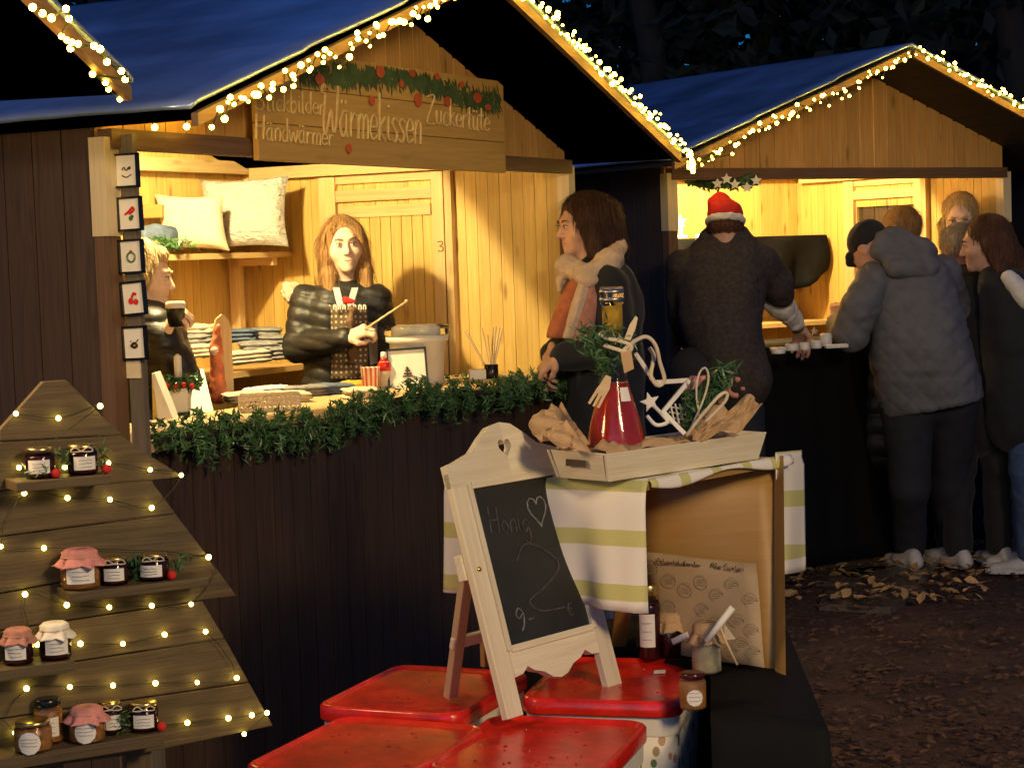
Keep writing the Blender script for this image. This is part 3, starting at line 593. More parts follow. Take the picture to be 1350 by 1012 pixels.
for x, y, rx, ry in ((421, 105, 8, 9), (501, 95, 7, 10), (543, 97, 5, 6), (576, 101, 4, 6), (529, 111, 4, 6), (608, 112, 4, 5), (490, 133, 5, 8), (551, 132, 6, 11), (590, 134, 6, 8), (629, 129, 7, 9), (460, 196, 5, 8), (643, 142, 5, 5)):
    m = MB(); c = sp(x, y); ru = .78*abs(S1.onv(x+rx, y, vs_)[0]-S1.onv(x, y, vs_)[0]); rz_ = .82*abs(sp(x, y-ry)[2]-c[2])
    m.prism([c-S1.v*.001+S1.u*ru*math.cos(q)+Zv*rz_*math.sin(q) for q in np.linspace(0, 6.283, 15)[:-1]], -S1.v*.0012)
    m.build('painted_bauble', 'painted_red', t)
# ---------------------------------------------------------------- fairy lights
bulbs = {}
def fairy(label, path, n, jit, mat='bulb', r=.0088, group=None, base=None, wire=.0022, sprd=1., fixed=None):
    path = [A(p) for p in path]; t = thing('fairy_lights', label, 'fairy lights', path[0] if base is None else base, group)
    seg = [np.linalg.norm(path[i+1]-path[i]) for i in range(len(path)-1)]; tot = sum(seg)
    def at(s):
        for i, q in enumerate(seg):
            if s <= q or i == len(seg)-1: return path[i]+(path[i+1]-path[i])*min(1, s/q)
            s -= q
    pos = fixed or []
    if not fixed:
        s = 0
        for i in range(n):
            s = tot*(i+.5)/n+rnd.gauss(0, tot/n*.6); s = min(max(s, 0), tot); q = at(s); z = rnd.gauss(0, jit*.6)+(-jit*.8 if rnd.random() < .3 else 0)
            pos.append(q+Zv*z+nrm(A(q[0], q[1], 0)-A(CC[0], CC[1], 0))*(-abs(rnd.gauss(0, jit*.35))-r))
    w_ = MB(); w_.tube(catmull(sorted(pos, key=lambda p: np.dot(p-path[0], path[-1]-path[0])) if not fixed else pos, 3), wire, 4); w_.build('wire', 'wire', t)
    key = (mat, r)
    for p in pos:
        if key not in bulbs:
            b = MB(); b.sphere((0, 0, 0), r, 8); o = b.build('bulb', mat, None, True, (0, 0, 0)); bulbs[key] = o.data; o.parent = t; o.location = p-wl[t]
        else: o = bpy.data.objects.new('bulb', bulbs[key]); COL.objects.link(o); o.parent = t; o.location = p-wl[t]
        sc = rnd.choice((.5, .6, .7, .8, .95)) if not fixed else rnd.uniform(.9, 1.15); o.scale = (sc, sc, sc)
    return t
def fedge(S, uc, u_, za=2.36, hw=1.455):
    za = 2.375 if hw > 1.4 else za; sl = .49/1.45 if hw > 1.4 else .49/1.35; return S.W(u_, -.47, za-sl*abs(u_-uc)-.030)
grp = 'fairy lights along the hut roofs'
uc1, uc2 = .21, 1.03
fairy('warm fairy lights strung along the rising left roof edge of the craft hut', [fedge(S1, uc1, u_, hw=1.5) for u_ in np.linspace(-1.28, .20, 9)], 78, .021, group=grp)
fairy('dense warm fairy lights down the right roof edge of the craft hut', [fedge(S1, uc1, u_, hw=1.5)+Zv*.02 for u_ in np.linspace(.22, 1.70, 9)], 98, .023, group=grp)
q1 = fedge(S2, uc2, -.33, hw=1.36); qs = [fedge(S1, uc1, 1.70, hw=1.5), P(915, 219, 7.9), P(935, 214, 7.85)]+[fedge(S2, uc2, u_, hw=1.36)-Zv*.012*math.sin((u_+.33)*5)**2 for u_ in np.linspace(-.12, 1.02, 9)]
fairy('warm fairy lights sagging then climbing the left roof edge of the candle hut', qs, 98, .024, group=grp)
fairy('warm fairy lights running down the right roof edge of the candle hut', [fedge(S2, uc2, u_, hw=1.36)+Zv*.02 for u_ in np.linspace(1.04, 2.3, 7)], 76, .024, group=grp)
c0 = P(168, 126, 4.12); fx = [P(x, y, 4.1-(120-y)*.0045) for x, y in ((43, 10), (56, 18), (68, 24), (87, 12), (91, 25), (81, 48), (88, 53), (95, 56), (103, 58), (93, 64), (124, 61), (132, 65), (141, 82), (160, 94), (165, 105), (122, 98), (139, 109), (143, 118), (158, 131))]
fairy('short run of warm fairy lights on the dark overhang at the upper left edge', fx, 0, 0, fixed=fx, r=.0066, group=grp)
fx = [P(x, y, 4.6+(x-160)*.004) for x, y in ((160, 131), (173, 145), (176, 136), (184, 146), (187, 158), (198, 154), (204, 168), (212, 146), (221, 140), (230, 148), (236, 141), (240, 130), (246, 167), (256, 157), (257, 150), (261, 122), (277, 146))]
fairy('loose loop of fairy lights hanging between the left overhang and the craft hut roof', fx, 0, 0, fixed=fx, r=.0076, group=grp)
# ---------------------------------------------------------------- garland on the counter
gb = []; 
twg = [(-1.02+2.44*rnd.random(), rnd.uniform(0, 6.28), rnd.uniform(.7, 1.5)) for _ in range(330)]
for k in range(13000):
    ut, at_, lt = twg[k % 330]; s = rnd.random(); a_ = at_+rnd.gauss(0, .10); rr = .050*lt*s; u_ = ut+.035*s*math.sin(at_*3)+rnd.gauss(0, .006)
    z_ = 1.058+rr*math.sin(a_)*1.0-.03*(rnd.random() < .25); gb.append(S1.W(u_, -.075+rr*math.cos(a_)*.9, z_-.012+.018*math.sin(u_*5)))
V, Fq = cards(np.array(gb), .020+.018*RS.rand(len(gb)), .22); V2 = MB(); 
gt = thing('garland', 'dark green artificial fir garland along the front edge of the craft hut counter', 'garland', S1.W(.2, -.07, 1.0))
mesh_obj('foliage', V, Fq, 'fir', gt)
V2.tube([S1.W(u_, -.075, 1.045+.015*math.sin(u_*5)) for u_ in np.linspace(-1.02, 1.42, 40)], .012, 6); V2.build('stem', 'bark', gt)
# ---------------------------------------------------------------- mini pictures on the left post
pb = MB(); pb.obox(S1.W(-1.085, -.088, .0), S1.u*.018, S1.v*.044, Zv*1.83); pb.build('board', 'greyboard', H1)
def frame_at(c, ex, ey, w, h, label, motif, bw=.0055, glass=True, grp=None, cat='picture', name='framed_picture'):
    nn_ = nrm(np.cross(ex, ey)); t = thing(name, label, cat, c-ey*h/2, grp); f = MB()
    for a, b_ in (((-w/2, -h/2), (w/2, -h/2)), ((w/2, -h/2), (w/2, h/2)), ((w/2, h/2), (-w/2, h/2)), ((-w/2, h/2), (-w/2, -h/2))):
        pa, pb_ = c+ex*a[0]+ey*a[1], c+ex*b_[0]+ey*b_[1]; d = nrm(pb_-pa); f.bar(pa-d*bw/2, pb_+d*bw/2, bw, .012, side=np.cross(nn_, d))
    f.build('frame', 'blackplastic', t); p = MB(); p.obox(c-ex*(w/2-bw/2)-ey*(h/2-bw/2)-nn_*.003, ex*(w-bw), ey*(h-bw), nn_*.002); p.build('backing', 'whitecard', t)
    o = c-nn_*-.0005
    for mt, shp in motif:
        m = MB()
        for s_ in shp:
            if s_[0] == 'd': _, x, y, r = s_; m.prism([o+ex*(x+r*math.cos(q))*w+ey*(y+r*math.sin(q))*w for q in np.linspace(0, 6.283, 11)[:-1]], nn_*.0006)
            else: m.tube(catmull([o+nn_*.0004+ex*x*w+ey*y*w for x, y in s_[1]], 4), s_[2]*w, 5)
        m.build('motif', mt, t)
    return t
ex_ = nrm(-S1.v*1+S1.u*-.0); gF = 'small framed stitched pictures on the hut post'
mots = [[('ink', [('l', [(-.18, .02), (-.1, .12), (0, .0), (.1, .1), (.2, .12)], .02), ('l', [(-.2, -.16), (0, -.24), (.22, -.14)], .02), ('d', .14, .08, .06)])],
        [('scarlet', [('l', [(-.2, -.02), (0, .1), (.14, .22), (.2, .12), (0, 0)], .045)]), ('fir', [('d', .04, -.16, .09), ('d', .1, -.1, .07)])],
        [('fir', [('l', [(.17*math.cos(q), .17*math.sin(q)-.03) for q in np.linspace(0, 6.28, 12)], .035)]), ('scarlet', [('d', 0, .17, .06), ('d', .13, -.1, .03)])],
        [('scarlet', [('d', -.12, -.1, .12), ('d', .1, -.14, .11), ('l', [(-.06, .02), (.04, .17), (.14, .12)], .05)]), ('fluff', [('d', .05, -.02, .1)])],
        [('hairbrown', [('l', [(-.15, -.1), (0, .0), (.1, -.1), (0, -.16), (-.15, -.1)], .05), ('l', [(.05, 0), (.18, .12)], .018)]), ('scarlet', [('d', -.16, .06, .03)])]]
flab = ['topmost small framed picture of a rocking horse on the grey post', 'small framed picture of a red bell, second from the top on the post', 'small framed picture of a round green wreath on the grey post',
        'small framed picture of a white bearded man in red on the post', 'lowest small framed picture of a brown fir cone on the post']
for (x, y, tl_), mt, lb in zip(((166.5, 225, .00), (171, 282, .02), (173, 338, .02), (176, 393, .06), (177.5, 452, .03)), mots, flab):
    l = S1.onu(x, y, -1.10); c = S1.W(-1.10, l[1], l[2]); e1 = nrm(-S1.v*math.cos(tl_)+Zv*math.sin(tl_)); e2 = nrm(Zv*math.cos(tl_)+S1.v*math.sin(tl_))
    frame_at(c, e1, e2, .070, .080, lb, mt, grp=gF)
c = MB(); l = S1.onu(173, 492, -1.09); c.obox(S1.W(-1.093, l[1]-.03, l[2]-.012), S1.u*.006, S1.v*.06, Zv*.045); tag(c.build('price_card', 'creamcloth'), 'blank cream card tacked on the post under the lowest small picture', 'card')
# ---------------------------------------------------------------- cushions and shelf goods
def pillow(name, label, c, ex, ey, w, h, th, mat, parent=None, seed=0, cat='cushion', k=.5):
    ez = np.cross(nrm(ex), nrm(ey)); n = 22; mb = MB(); gs = []
    for s in (1, -1):
        G = np.zeros((n, n, 3))
        for i in range(n):
            for j in range(n):
                a, b = 2*j/(n-1)-1, 2*i/(n-1)-1; e = (1-a**4)*(1-b**4); pin = 1-.10*(1-abs(a)**2)*abs(b)**3; pin2 = 1-.10*(1-abs(b)**2)*abs(a)**3
                zz = th*.5*max(e, 0)**.45*(1+.05*math.sin(7*a+seed)*math.sin(6*b+seed*2))
                G[i, j] = c+ex*(a*w/2*pin2)+ey*(b*h/2*pin)+ez*s*zz
        mb.grid(G if s > 0 else G[:, ::-1])
    o = mb.build(name, mat, parent, True); 
    if label: tag(o, label, cat)
    return o
xd = nrm(P(330, 300, 7)-P(230, 300, 6.7)); 
def near(x, y, z): return HZ(x, y, z)
zsh = 1.545
pc = P(322, 281, 7.45); ex1 = nrm(A(1, -.10, 0)); pillow('cushion', 'large square white ruched cushion leaning on the upper shelf', pc, nrm(ex1+Zv*.02), nrm(Zv+A(.02, .2, 0)), .355, .285, .13, 'bobble', seed=1)
pillow('cushion', 'smaller plain cream cushion leaning in front of the ruched one on the upper shelf', P(253, 293, 7.22), nrm(A(1, -.05, -.05)), nrm(Zv+A(-.09, .15, 0)), .265, .215, .10, 'creamcloth', seed=2)
b = MB(); b.tube([P(186, 314, 7.0), P(205, 311, 7.05), P(228, 313, 7.1)], [.04, .047, .04], 12); tag(b.build('rolled_blanket', 'bluecloth', None, True), 'pale blue rolled blanket at the left end of the upper shelf', 'blanket')
b = MB(); pts = P(212, 322, 6.98)[None]+RS.randn(260, 3)*A(.045, .02, .012); V, Fq = cards(pts, .035, .3); tag(mesh_obj('fir_sprig', V, Fq, 'fir'), 'small green fir sprig under the pale blue rolled blanket on the shelf', 'fir sprig')
b = MB(); b.obox(P(187, 288, 7.15), A(.08, -.02, 0), A(0, .08, 0), Zv*.05); tag(bevel(b.build('small_box', 'mdf')), 'orange brown box standing behind the rolled blue blanket', 'box')
def folded(name, label, c, sz, mat, seed=0, yaw=0., cat='heat cushion', grp=None):
    c = A(c); e1 = A(math.cos(yaw), math.sin(yaw), .04*math.sin(seed)); e2 = A(-math.sin(yaw), math.cos(yaw), .03*math.cos(seed)); n = 20; mb = MB(); lay = 3
    for q in range(lay):
        cz = c+Zv*sz[2]*(-.62+.62*q)+e1*.008*math.sin(seed+q*2)+e2*-.004*q; w2, d2, h2 = sz[0]*(1-.04*q), sz[1]*1.15*(1-.05*q), sz[2]*.42
        for s_ in (1, -1):
            G = np.zeros((n, n, 3))
            for i in range(n):
                for j in range(n):
                    a, b = 2*j/(n-1)-1, 2*i/(n-1)-1; e = max(1-abs(a)**5, 0)*max(1-abs(b)**5, 0); wv_ = .12*math.sin(a*5+seed+q)*math.sin(b*3+seed*2)+.08*math.sin(a*11+b*4+q)
                    G[i, j] = cz+nrm(e1)*w2*a*(1+.03*math.sin(b*6+seed))+nrm(e2)*d2*b*(1+.03*math.sin(a*7+q))+Zv*(s_*h2*e**.4+h2*wv_*2*e)
            mb.grid(G if s_ > 0 else G[:, ::-1])
    return tag(mb.build(name, mat, None, True), label, cat, grp)
def lump(name, label, c, sz, mat, seed=0, yaw=0., cat='heat cushion', grp=None):
    R3 = np.array([[math.cos(yaw), -math.sin(yaw), 0], [math.sin(yaw), math.cos(yaw), 0], [0, 0, 1]]); 
    pr = [ell(c, sz, R3, .02), ell(A(c)+R3@A(sz[0]*.45, 0, 0), A(sz)*.62, R3, .02), ell(A(c)-R3@A(sz[0]*.45, 0, 0), A(sz)*.62, R3, .02)]
    o = blob(name, pr, .0075, mat, None, lambda V: .004*wob(V, 50, seed)+.003*wob(V, 110, seed+3)); tag(o, label, cat, grp)
    z0 = wl[o][2]; return o
g1 = 'fabric heat cushions piled on the lower shelf'
fol = [(262, 436, 7.0, .09, 'beigecloth', 'beige folded cloth cushion highest at the left end of the lower shelf'), (258, 449, 6.95, .10, 'greycloth', 'pale grey cloth cushion under the beige one at the left of the lower shelf'),
       (270, 462, 6.9, .10, 'beigecloth', 'cream cloth cushion at the bottom of the left pile on the lower shelf'), (318, 442, 7.15, .085, 'bluecloth', 'dark blue cloth cushion on the lower shelf beside the girl'),
       (348, 440, 7.2, .09, 'greycloth', 'grey cloth cushion on top of the lower shelf pile right of the blue one'), (362, 450, 7.1, .09, 'greycloth', 'grey cloth cushion nearest the girl in the lower shelf pile'),
       (340, 458, 7.0, .10, 'greycloth', 'grey cloth cushion in the middle of the lower shelf pile'), (372, 464, 7.0, .075, 'greycloth', 'small dark grey cushion at the right end of the lower shelf pile'),
       (322, 470, 6.95, .12, 'beigecloth', 'wide beige cloth cushion under the blue and grey ones on the lower shelf')]
for i, (x, y, Y, w_, mt, lb) in enumerate(fol): folded('heat_cushion', lb, P(x, y, Y), (w_*.75, .055, .024), mt, i, .1*i-.3, grp=g1)
g2 = 'cloth cushions lying on the craft hut counter'
zc = 1.05
for i, (x, y, w_, mt, lb) in enumerate(((325, 524, .09, 'beigecloth', 'beige cloth cushion at the left of the pile on the counter'), (352, 517, .10, 'whitecloth', 'white and grey cloth cushion in the middle of the counter pile'),
       (398, 516, .10, 'greycloth', 'grey cloth cushion on the counter in front of the girl'), (436, 513, .09, 'bluecloth', 'blue and grey cloth cushion on the counter left of the striped cup'), (376, 524, .10, 'creamcloth', 'cream cloth cushion behind the garland in the counter pile'), (478, 519, .08, 'creamcloth', 'flat cream cloth left of the framed tree picture'))):
    q = HZ(x, y+6, zc); folded('cloth_cushion', lb, q+Zv*.018, (w_*.8, .05, .018), mt, i+20, .4, grp=g2)
q = HZ(466, 512, zc); b = lump('yellow_cloth', 'small folded mustard yellow cloth left of the striped cup', q+Zv*.012, (.05, .03, .014), 'metalgold', 5, cat='cloth'); b.data.materials[0] = plain('mustard_cloth', (.62, .38, .04), .9, 0, .2, 40); M['must'] = b.data.materials[0]
# striped cup, squeeze bottle, framed tree picture, lidded tub, diffuser
q = HZ(489, 513, zc); b = MB(); b.lathe(q, [(.026, 0), (.028, .004), (.034, .075), (.036, .077), (.033, .077), (.030, .01)], 24)
M['cupstripe'] = uvpattern('striped_cup', lambda m, N, L, b, uv, sp: L.new(ramp(N, L, mathn(N, L, 'FRACT', mathn(N, L, 'MULTIPLY', sp.outputs['X'], 60)), [(.49, (.62, .10, .05)), (.5, (.75, .7, .6))]).outputs['Color'], b.inputs['Base Color']), .6)
t = thing('paper_cup', 'red and white striped paper cup on the counter', 'cup', q); b.build('cup', 'cupstripe', t, True)
q = HZ(503, 512, zc)+A(.01, .03, 0); t = thing('squeeze_bottle', 'small bottle with red shoulder and white cap beside the striped cup', 'bottle', q)
b = MB(); b.lathe(q, [(.022, 0), (.024, .004), (.024, .075), (.018, .092)], 20); b.build('body', 'creamcloth', t, True); b = MB(); b.lathe(q, [(.0245, .06), (.0245, .082), (.012, .1), (.012, .105)], 20); b.build('shoulder', 'red', t, True); b = MB(); b.lathe(q, [(.012, .105), (.010, .125), (.002, .127)], 14); b.build('cap', 'white', t, True)
c = P(537, 488, 6.62); e1 = nrm(A(1, .12, .03)); e2 = nrm(Zv+A(-.03, .22, 0)-e1*(Zv@e1)); e2 = nrm(e2-e1*(e2@e1))
frame_at(c, e1, e2, .135, .15, 'black framed picture of a small dark fir tree standing on the counter', [('ink', [('l', [(0, .1), (0, -.16)], .02), ('l', [(-.04, .06), (.04, .04)], .02), ('l', [(-.07, -.0), (.07, -.02)], .022), ('l', [(-.1, -.08), (.1, -.09)], .024), ('l', [(-.13, -.15), (.13, -.15)], .02)])], .007)
q = HZ(548, 512, zc)+A(.0, .22, 0); t = thing('storage_tub', 'translucent white lidded plastic tub behind the framed picture on the counter', 'tub', q)
b = MB(); b.lathe(q, [(.085, 0), (.09, .004), (.100, .15), (.112, .155), (.112, .175), (.108, .176)], 36); b.build('tub', 'white', t, True)
b = MB(); b.lathe(q, [(.116, .176), (.118, .18), (.118, .205), (.108, .213), (.02, .215)], 36); b.build('lid', 'glass', t, True); lump('bagged_candy', 'white paper wrapped goods inside the lid of the plastic tub', q+Zv*.186, (.06, .05, .016), 'whitecloth', 9, cat='paper')
q = HZ(648, 500, zc)+A(0, .06, 0); t = thing('stick_holder', 'bunch of pale wooden sticks in a small dark jar on the counter', 'stick holder', q)
b = MB(); b.lathe(q, [(.024, 0), (.026, .005), (.026, .05), (.022, .052)], 18); b.build('jar', 'blackplastic', t, True)
for i, (dx, dz, dy) in enumerate(((-.095, .175, .0), (-.088, .18, .01), (-.08, .165, -.01), (-.03, .185, .02), (-.01, .16, .0), (.01, .185, .02), (.022, .19, -.01), (.035, .185, .01), (.045, .18, .0))):
    b = MB(); b.tube([q+A(dx*.1, 0, .02), q+A(dx, dy, dz)], .0034, 6); b.build('stick', 'rawwood', t)
q = HZ(632, 500, zc); b = MB(); b.obox(q+A(-.035, 0, 0), A(.06, .01, 0), A(-.005, .05, 0), Zv*.035); tag(bevel(b.build('small_carton', 'whitecard'), .002), 'small white carton left of the wooden sticks', 'carton')
# left end of the counter: arch lantern, candle wreath, cards
q = P(298, 540, 6.25); q[2] = zc; t = thing('wooden_arch', 'pale wooden arch holding a carved red and brown figure on the counter', 'decoration', q)
ar = [(-.03, 0), (-.03, .24), (-.02, .27), (0, .285), (.02, .27), (.03, .24), (.03, 0)]; b = MB(); a_ = nrm(A(1, .5, 0)); b.prism([q+a_*x+Zv*z for x, z in ar], nrm(A(-.5, 1, 0))*.012, uax=Zv); b.build('panel', 'pineframe', t)
o = blob('figure', [cap(q+A(-.02, -.03, .02), q+A(-.02, -.03, .12), .03, .022, .02), ell(q+A(-.02, -.035, .165), (.022, .022, .03)), cap(q+A(-.02, -.03, .19), q+A(-.01, -.03, .25), .02, .006, .01)], .006, 'terracotta', t, lambda V: .003*wob(V, 90)); 
b = MB(); b.sphere(q+A(-.022, -.053, .168), .014, 10); b.build('face', 'skinpale', t, True)
q = P(238, 560, 5.85); q[2] = zc; t = thing('candle_wreath', 'white candle standing in a green and red wreath on a white lantern', 'candle', q)
b = MB(); b.obox(q+A(-.03, -.03, 0), A(.06, 0, 0), A(0, .06, 0), Zv*.075); bevel(b.build('lantern', 'whitecard', t)); pts = [q+A(.07*math.cos(a)*rnd.uniform(.3, 1), .06*math.sin(a)*rnd.uniform(.3, 1), .09+rnd.gauss(0, .01)) for a in RS.rand(420)*6.28]
V, Fq = cards(np.array(pts), .03, .35); mesh_obj('wreath', V, Fq, 'fir', t); b = MB(); b.lathe(q, [(.012, .09), (.012, .17), (.004, .178)], 14); b.build('candle', 'wax', t, True)
for i in range(5): b = MB(); b.sphere(q+A(-.05+.025*i, -.055, .082+.004*(i % 2)), .008, 8); b.build('berry', 'scarlet', t, True)
q = P(212, 570, 5.6); b = MB(); a0 = P(200, 492, 5.65); a1 = P(232, 575, 5.55); b.prism([a0, a0+A(.008, 0, 0), a1+A(.012, 0, 0), a1+A(-.045, 0, -.0), a0+A(-.004, 0, -.18)], A(.0, .10, 0)); tag(b.build('folded_card', 'whitecard'), 'tall white folded card leaning at the left end of the counter', 'card')
a0 = P(257, 540, 6.15); b = MB(); b.prism([P(236, 492, 6.2), P(268, 486, 6.2), P(283, 548, 6.05), P(252, 548, 6.05)], A(0, .004, 0)); tag(b.build('leaflet', 'whitecard'), 'white leaflet leaning behind the candle wreath on the counter', 'leaflet')
q = HZ(352, 545, zc)+A(0, .1, 0); t = thing('wicker_basket', 'small cream plastic basket with slots behind the garland', 'basket', q); b = MB()
for zz in (.004, .02, .036, .05): b.tube([q+A(x, y, zz) for x, y in ((-.09, -.04), (.09, -.01), (.08, .06), (-.1, .03), (-.09, -.04))], .004, 6)
for k in range(14): b.tube([q+A(-.09+.18*k/13, -.04+.03*k/13, 0), q+A(-.09+.18*k/13, -.04+.03*k/13, .05)], .004, 5)
b.build('basket', 'creamcloth', t); 
# knot mark painted on the hut wall
b = MB(); l = S1.onu(581, 325, 1.538); 
b.tube(catmull([S1.W(1.537, l[1]+dy, l[2]+dz) for dy, dz in ((.012, .018), (-.006, .02), (-.008, .008), (.004, .002), (-.010, -.004), (-.006, -.018), (.012, -.016))], 4), .0016, 5); b.build('mark', 'ink', H1)
# ---------------------------------------------------------------- candle hut goods
cc = MB(); n = 60; G = np.zeros((18, n, 3)); 
for i in range(18):
    for j in range(n):
        u_ = -.02+2.0*j/(n-1); 
        if i < 5: v_, z_ = .40-.46*i/4.5, 1.056
        else: k = (i-5)/12; v_ = -.075-.006*math.sin(u_*37)*k-.01*k; z_ = 1.05-1.0*k
        G[i, j] = S2.W(u_, v_, z_)
cc.grid(G, thick=-.003); tag(cc.build('table_cloth', 'black', None, True), 'black cloth covering the counter of the candle hut down to the ground', 'cloth')
cc = MB(); G = np.zeros((14, 40, 3))
for i in range(14):
    for j in range(40):
        u_ = .02+2.0*j/39; f_ = j/39
        if i < 4: v_, z_ = 1.40-.24*i/3.3, 1.552
        else: k = (i-4)/9; v_ = 1.175-.030*math.sin(u_*19+k*2.5)*(.3+k)-.02*k*math.sin(u_*41); z_ = 1.55-k*(.20+.05*math.sin(f_*9)+.04*math.sin(f_*23))
        G[i, j] = S2.W(u_, v_, z_)
cc.grid(G, thick=-.003); tag(cc.build('shelf_cloth', 'black', None, True), 'black cloth hanging over the shelf inside the candle hut', 'cloth')
def candle(x, y, h, r, label, z=1.058, group='candles and figures on the candle hut counter', mat='wax', star=False):
    q = HZ(x, y, z); t = thing('candle', label, 'candle', q, group); b = MB(); b.lathe(q, [(r*.96, 0), (r, .003), (r, h-.004), (r*.8, h), (.004, h-.001)], 18); b.build('wax', mat, t, True)
    b = MB(); b.tube([q+Zv*h, q+Zv*(h+.009)], .0012, 4); b.build('wick', 'ink', t); return q
candle(1089, 456, .055, .026, 'white pillar candle right of the reaching hand on the black counter'); 
candle(1044, 462, .03, .028, 'low white block candle left of the reaching hand')
candle(1061, 461, .032, .022, 'low white candle under the reaching hand'); candle(1076, 459, .034, .024, 'low white candle between the hand and the pillar candle')
candle(1026, 466, .022, .03, 'flat white candle at the left end of the row on the black counter')
def tray_of(x, y, w, label): q = HZ(x, y, 1.058); b = MB(); b.obox(q+A(-w/2, 0, 0), A(w, .03, 0), A(0, .06, 0), Zv*.015); tag(bevel(b.build('candle_dish', 'ornwhite'), .003), label, 'dish')
tray_of(1031, 463, .09, 'shallow white dish behind the flat white candle'); tray_of(1105, 459, .10, 'white scalloped dish below the tall cone')
q = P(1103, 452, 8.75); b = MB(); b.lathe(q, [(.022, 0), (.016, .03), (.005, .15), (.0045, .175), (.001, .18)], 14, ax=nrm(Zv+A(.03, 0, 0))); tag(b.build('cone_candle', 'wax', None, True), 'tall slim white cone candle in front of the man in the grey coat', 'candle')
def star5(c, ex, ey, R_, r_, th): return [c+ex*(q*math.sin(a))+ey*(q*math.cos(a)) for k in range(10) for a in [k*math.pi/5] for q in [R_ if k % 2 == 0 else r_]]
for i, (x, y, s, lb) in enumerate(((1074, 437, .02, 'small white star ornament standing among the candles'), (897, 292, .032, 'glowing white star tree ornament on the shelf at the left of the candle hut'), (925, 318, .03, 'glowing white reindeer shaped ornament beside the red hat'), (983, 308, .012, 'tiny lit star right of the red hat'))):
    Y_ = 8.8 if i == 0 else 9.15; c = P(x, y, Y_); b = MB(); b.prism(star5(c, A(1, 0, 0), Zv, s, s*.42, 0), A(0, .008, 0)); t = thing('star_ornament', lb, 'star', c-Zv*s); b.build('star', 'starlit' if i else 'ornwhite', t)
    if i in (1, 2): b = MB(); b.tube([c-Zv*s*.5, A(c[0], c[1], 1.555)], .008, 6); b.lathe(A(c[0], c[1], 1.553), [(.03, 0), (.03, .01), (.01, .016)], 12); b.build('stand', 'starlit', t, True)
for i, (x0, lb) in enumerate(((908, 'goods and dried fruit bags glimpsed left of the red hat man'),)):
    t = thing('gift_basket', lb, 'basket', P(x0, 470, 8.6)); 
    b = MB(); b.obox(P(893, 470, 8.5), A(.14, .02, 0), A(0, .12, 0), Zv*.03); b.build('tray', 'rawwood', t)
    for k in range(9):
        q = P(895+rnd.random()*30, 438+rnd.random()*26, 8.55); o = blob('bag', [ell(q, (.028, .02, .013))], .006, ('metalgold', 'cream', 'whitecloth', 'jamorange')[k % 4], t, lambda V: .003*wob(V, 80, k))
q0 = S2.W(.45, .1, 1.84); t = thing('star_garland', 'small green garland with white stars under the gable of the candle hut', 'garland', q0); pts = []
for k in range(900): s = rnd.random(); q = P(905+95*s, 236+7*math.sin(s*3.1)+rnd.gauss(0, 3), 8.35); pts.append(q+A(0, rnd.gauss(0, .02), 0))
V, Fq = cards(np.array(pts), .035, .35); mesh_obj('foliage', V, Fq, 'fir', t)
for x, y in ((946, 242), (969, 243), (985, 247), (958, 236), (997, 238)): b = MB(); b.prism(star5(P(x, y, 8.28), A(1, 0, 0), Zv, .026, .012, 0), A(0, .008, 0)); b.build('star', 'ornwhite', t)
# ---------------------------------------------------------------- people
def Mof(fwd, up=Zv): fwd = nrm(fwd); r = nrm(np.cross(fwd, up)); return np.stack([r, fwd, np.cross(r, fwd)], 1)
def head_prims(c, R3, s=1.0, nose=1.0):
    w = lambda *p: A(c)+R3@(A(*p)*s); e = lambda p, r, k=.02, sub=False: ell(w(*p), A(*r)*s, R3, k*s, sub); q = lambda a, b, ra, rb, k=.02: cap(w(*a), w(*b), ra*s, rb*s, k*s)
    pr = [e((0, -.016, .035), (.073, .092, .086)), e((0, .018, -.025), (.060, .068, .082), .04), e((0, .050, -.068), (.034, .034, .036), .03), e((0, .074, -.096), (.018, .016, .015), .025),
          q((-.028, .080, .026), (.028, .080, .026), .011, .011, .02), e((-.040, .056, -.026), (.022, .022, .024), .03), e((.040, .056, -.026), (.022, .022, .024), .03),
          e((-.030, .098, .006), (.017, .016, .012), .012, True), e((.030, .098, .006), (.017, .016, .012), .012, True),
          q((0, .086, .012), (0, .100+.006*nose, -.028), .0075, .0115, .010), e((-.011, .094, -.031), (.0075, .009, .007), .006), e((.011, .094, -.031), (.0075, .009, .007), .006),
          e((0, .080, -.056), (.022, .012, .009), .012), e((0, .083, -.070), (.018, .011, .008), .008), e((0, .094, -.0625), (.020, .005, .0022), .004, True),
          e((-.073, -.008, -.006), (.008, .018, .030), .01), e((.073, -.008, -.006), (.008, .018, .030), .01)]
    for sx in (-1, 1): pr.append(e((sx*.030, .0795, .006), (.0125, .0125, .0115), .003))
    return pr
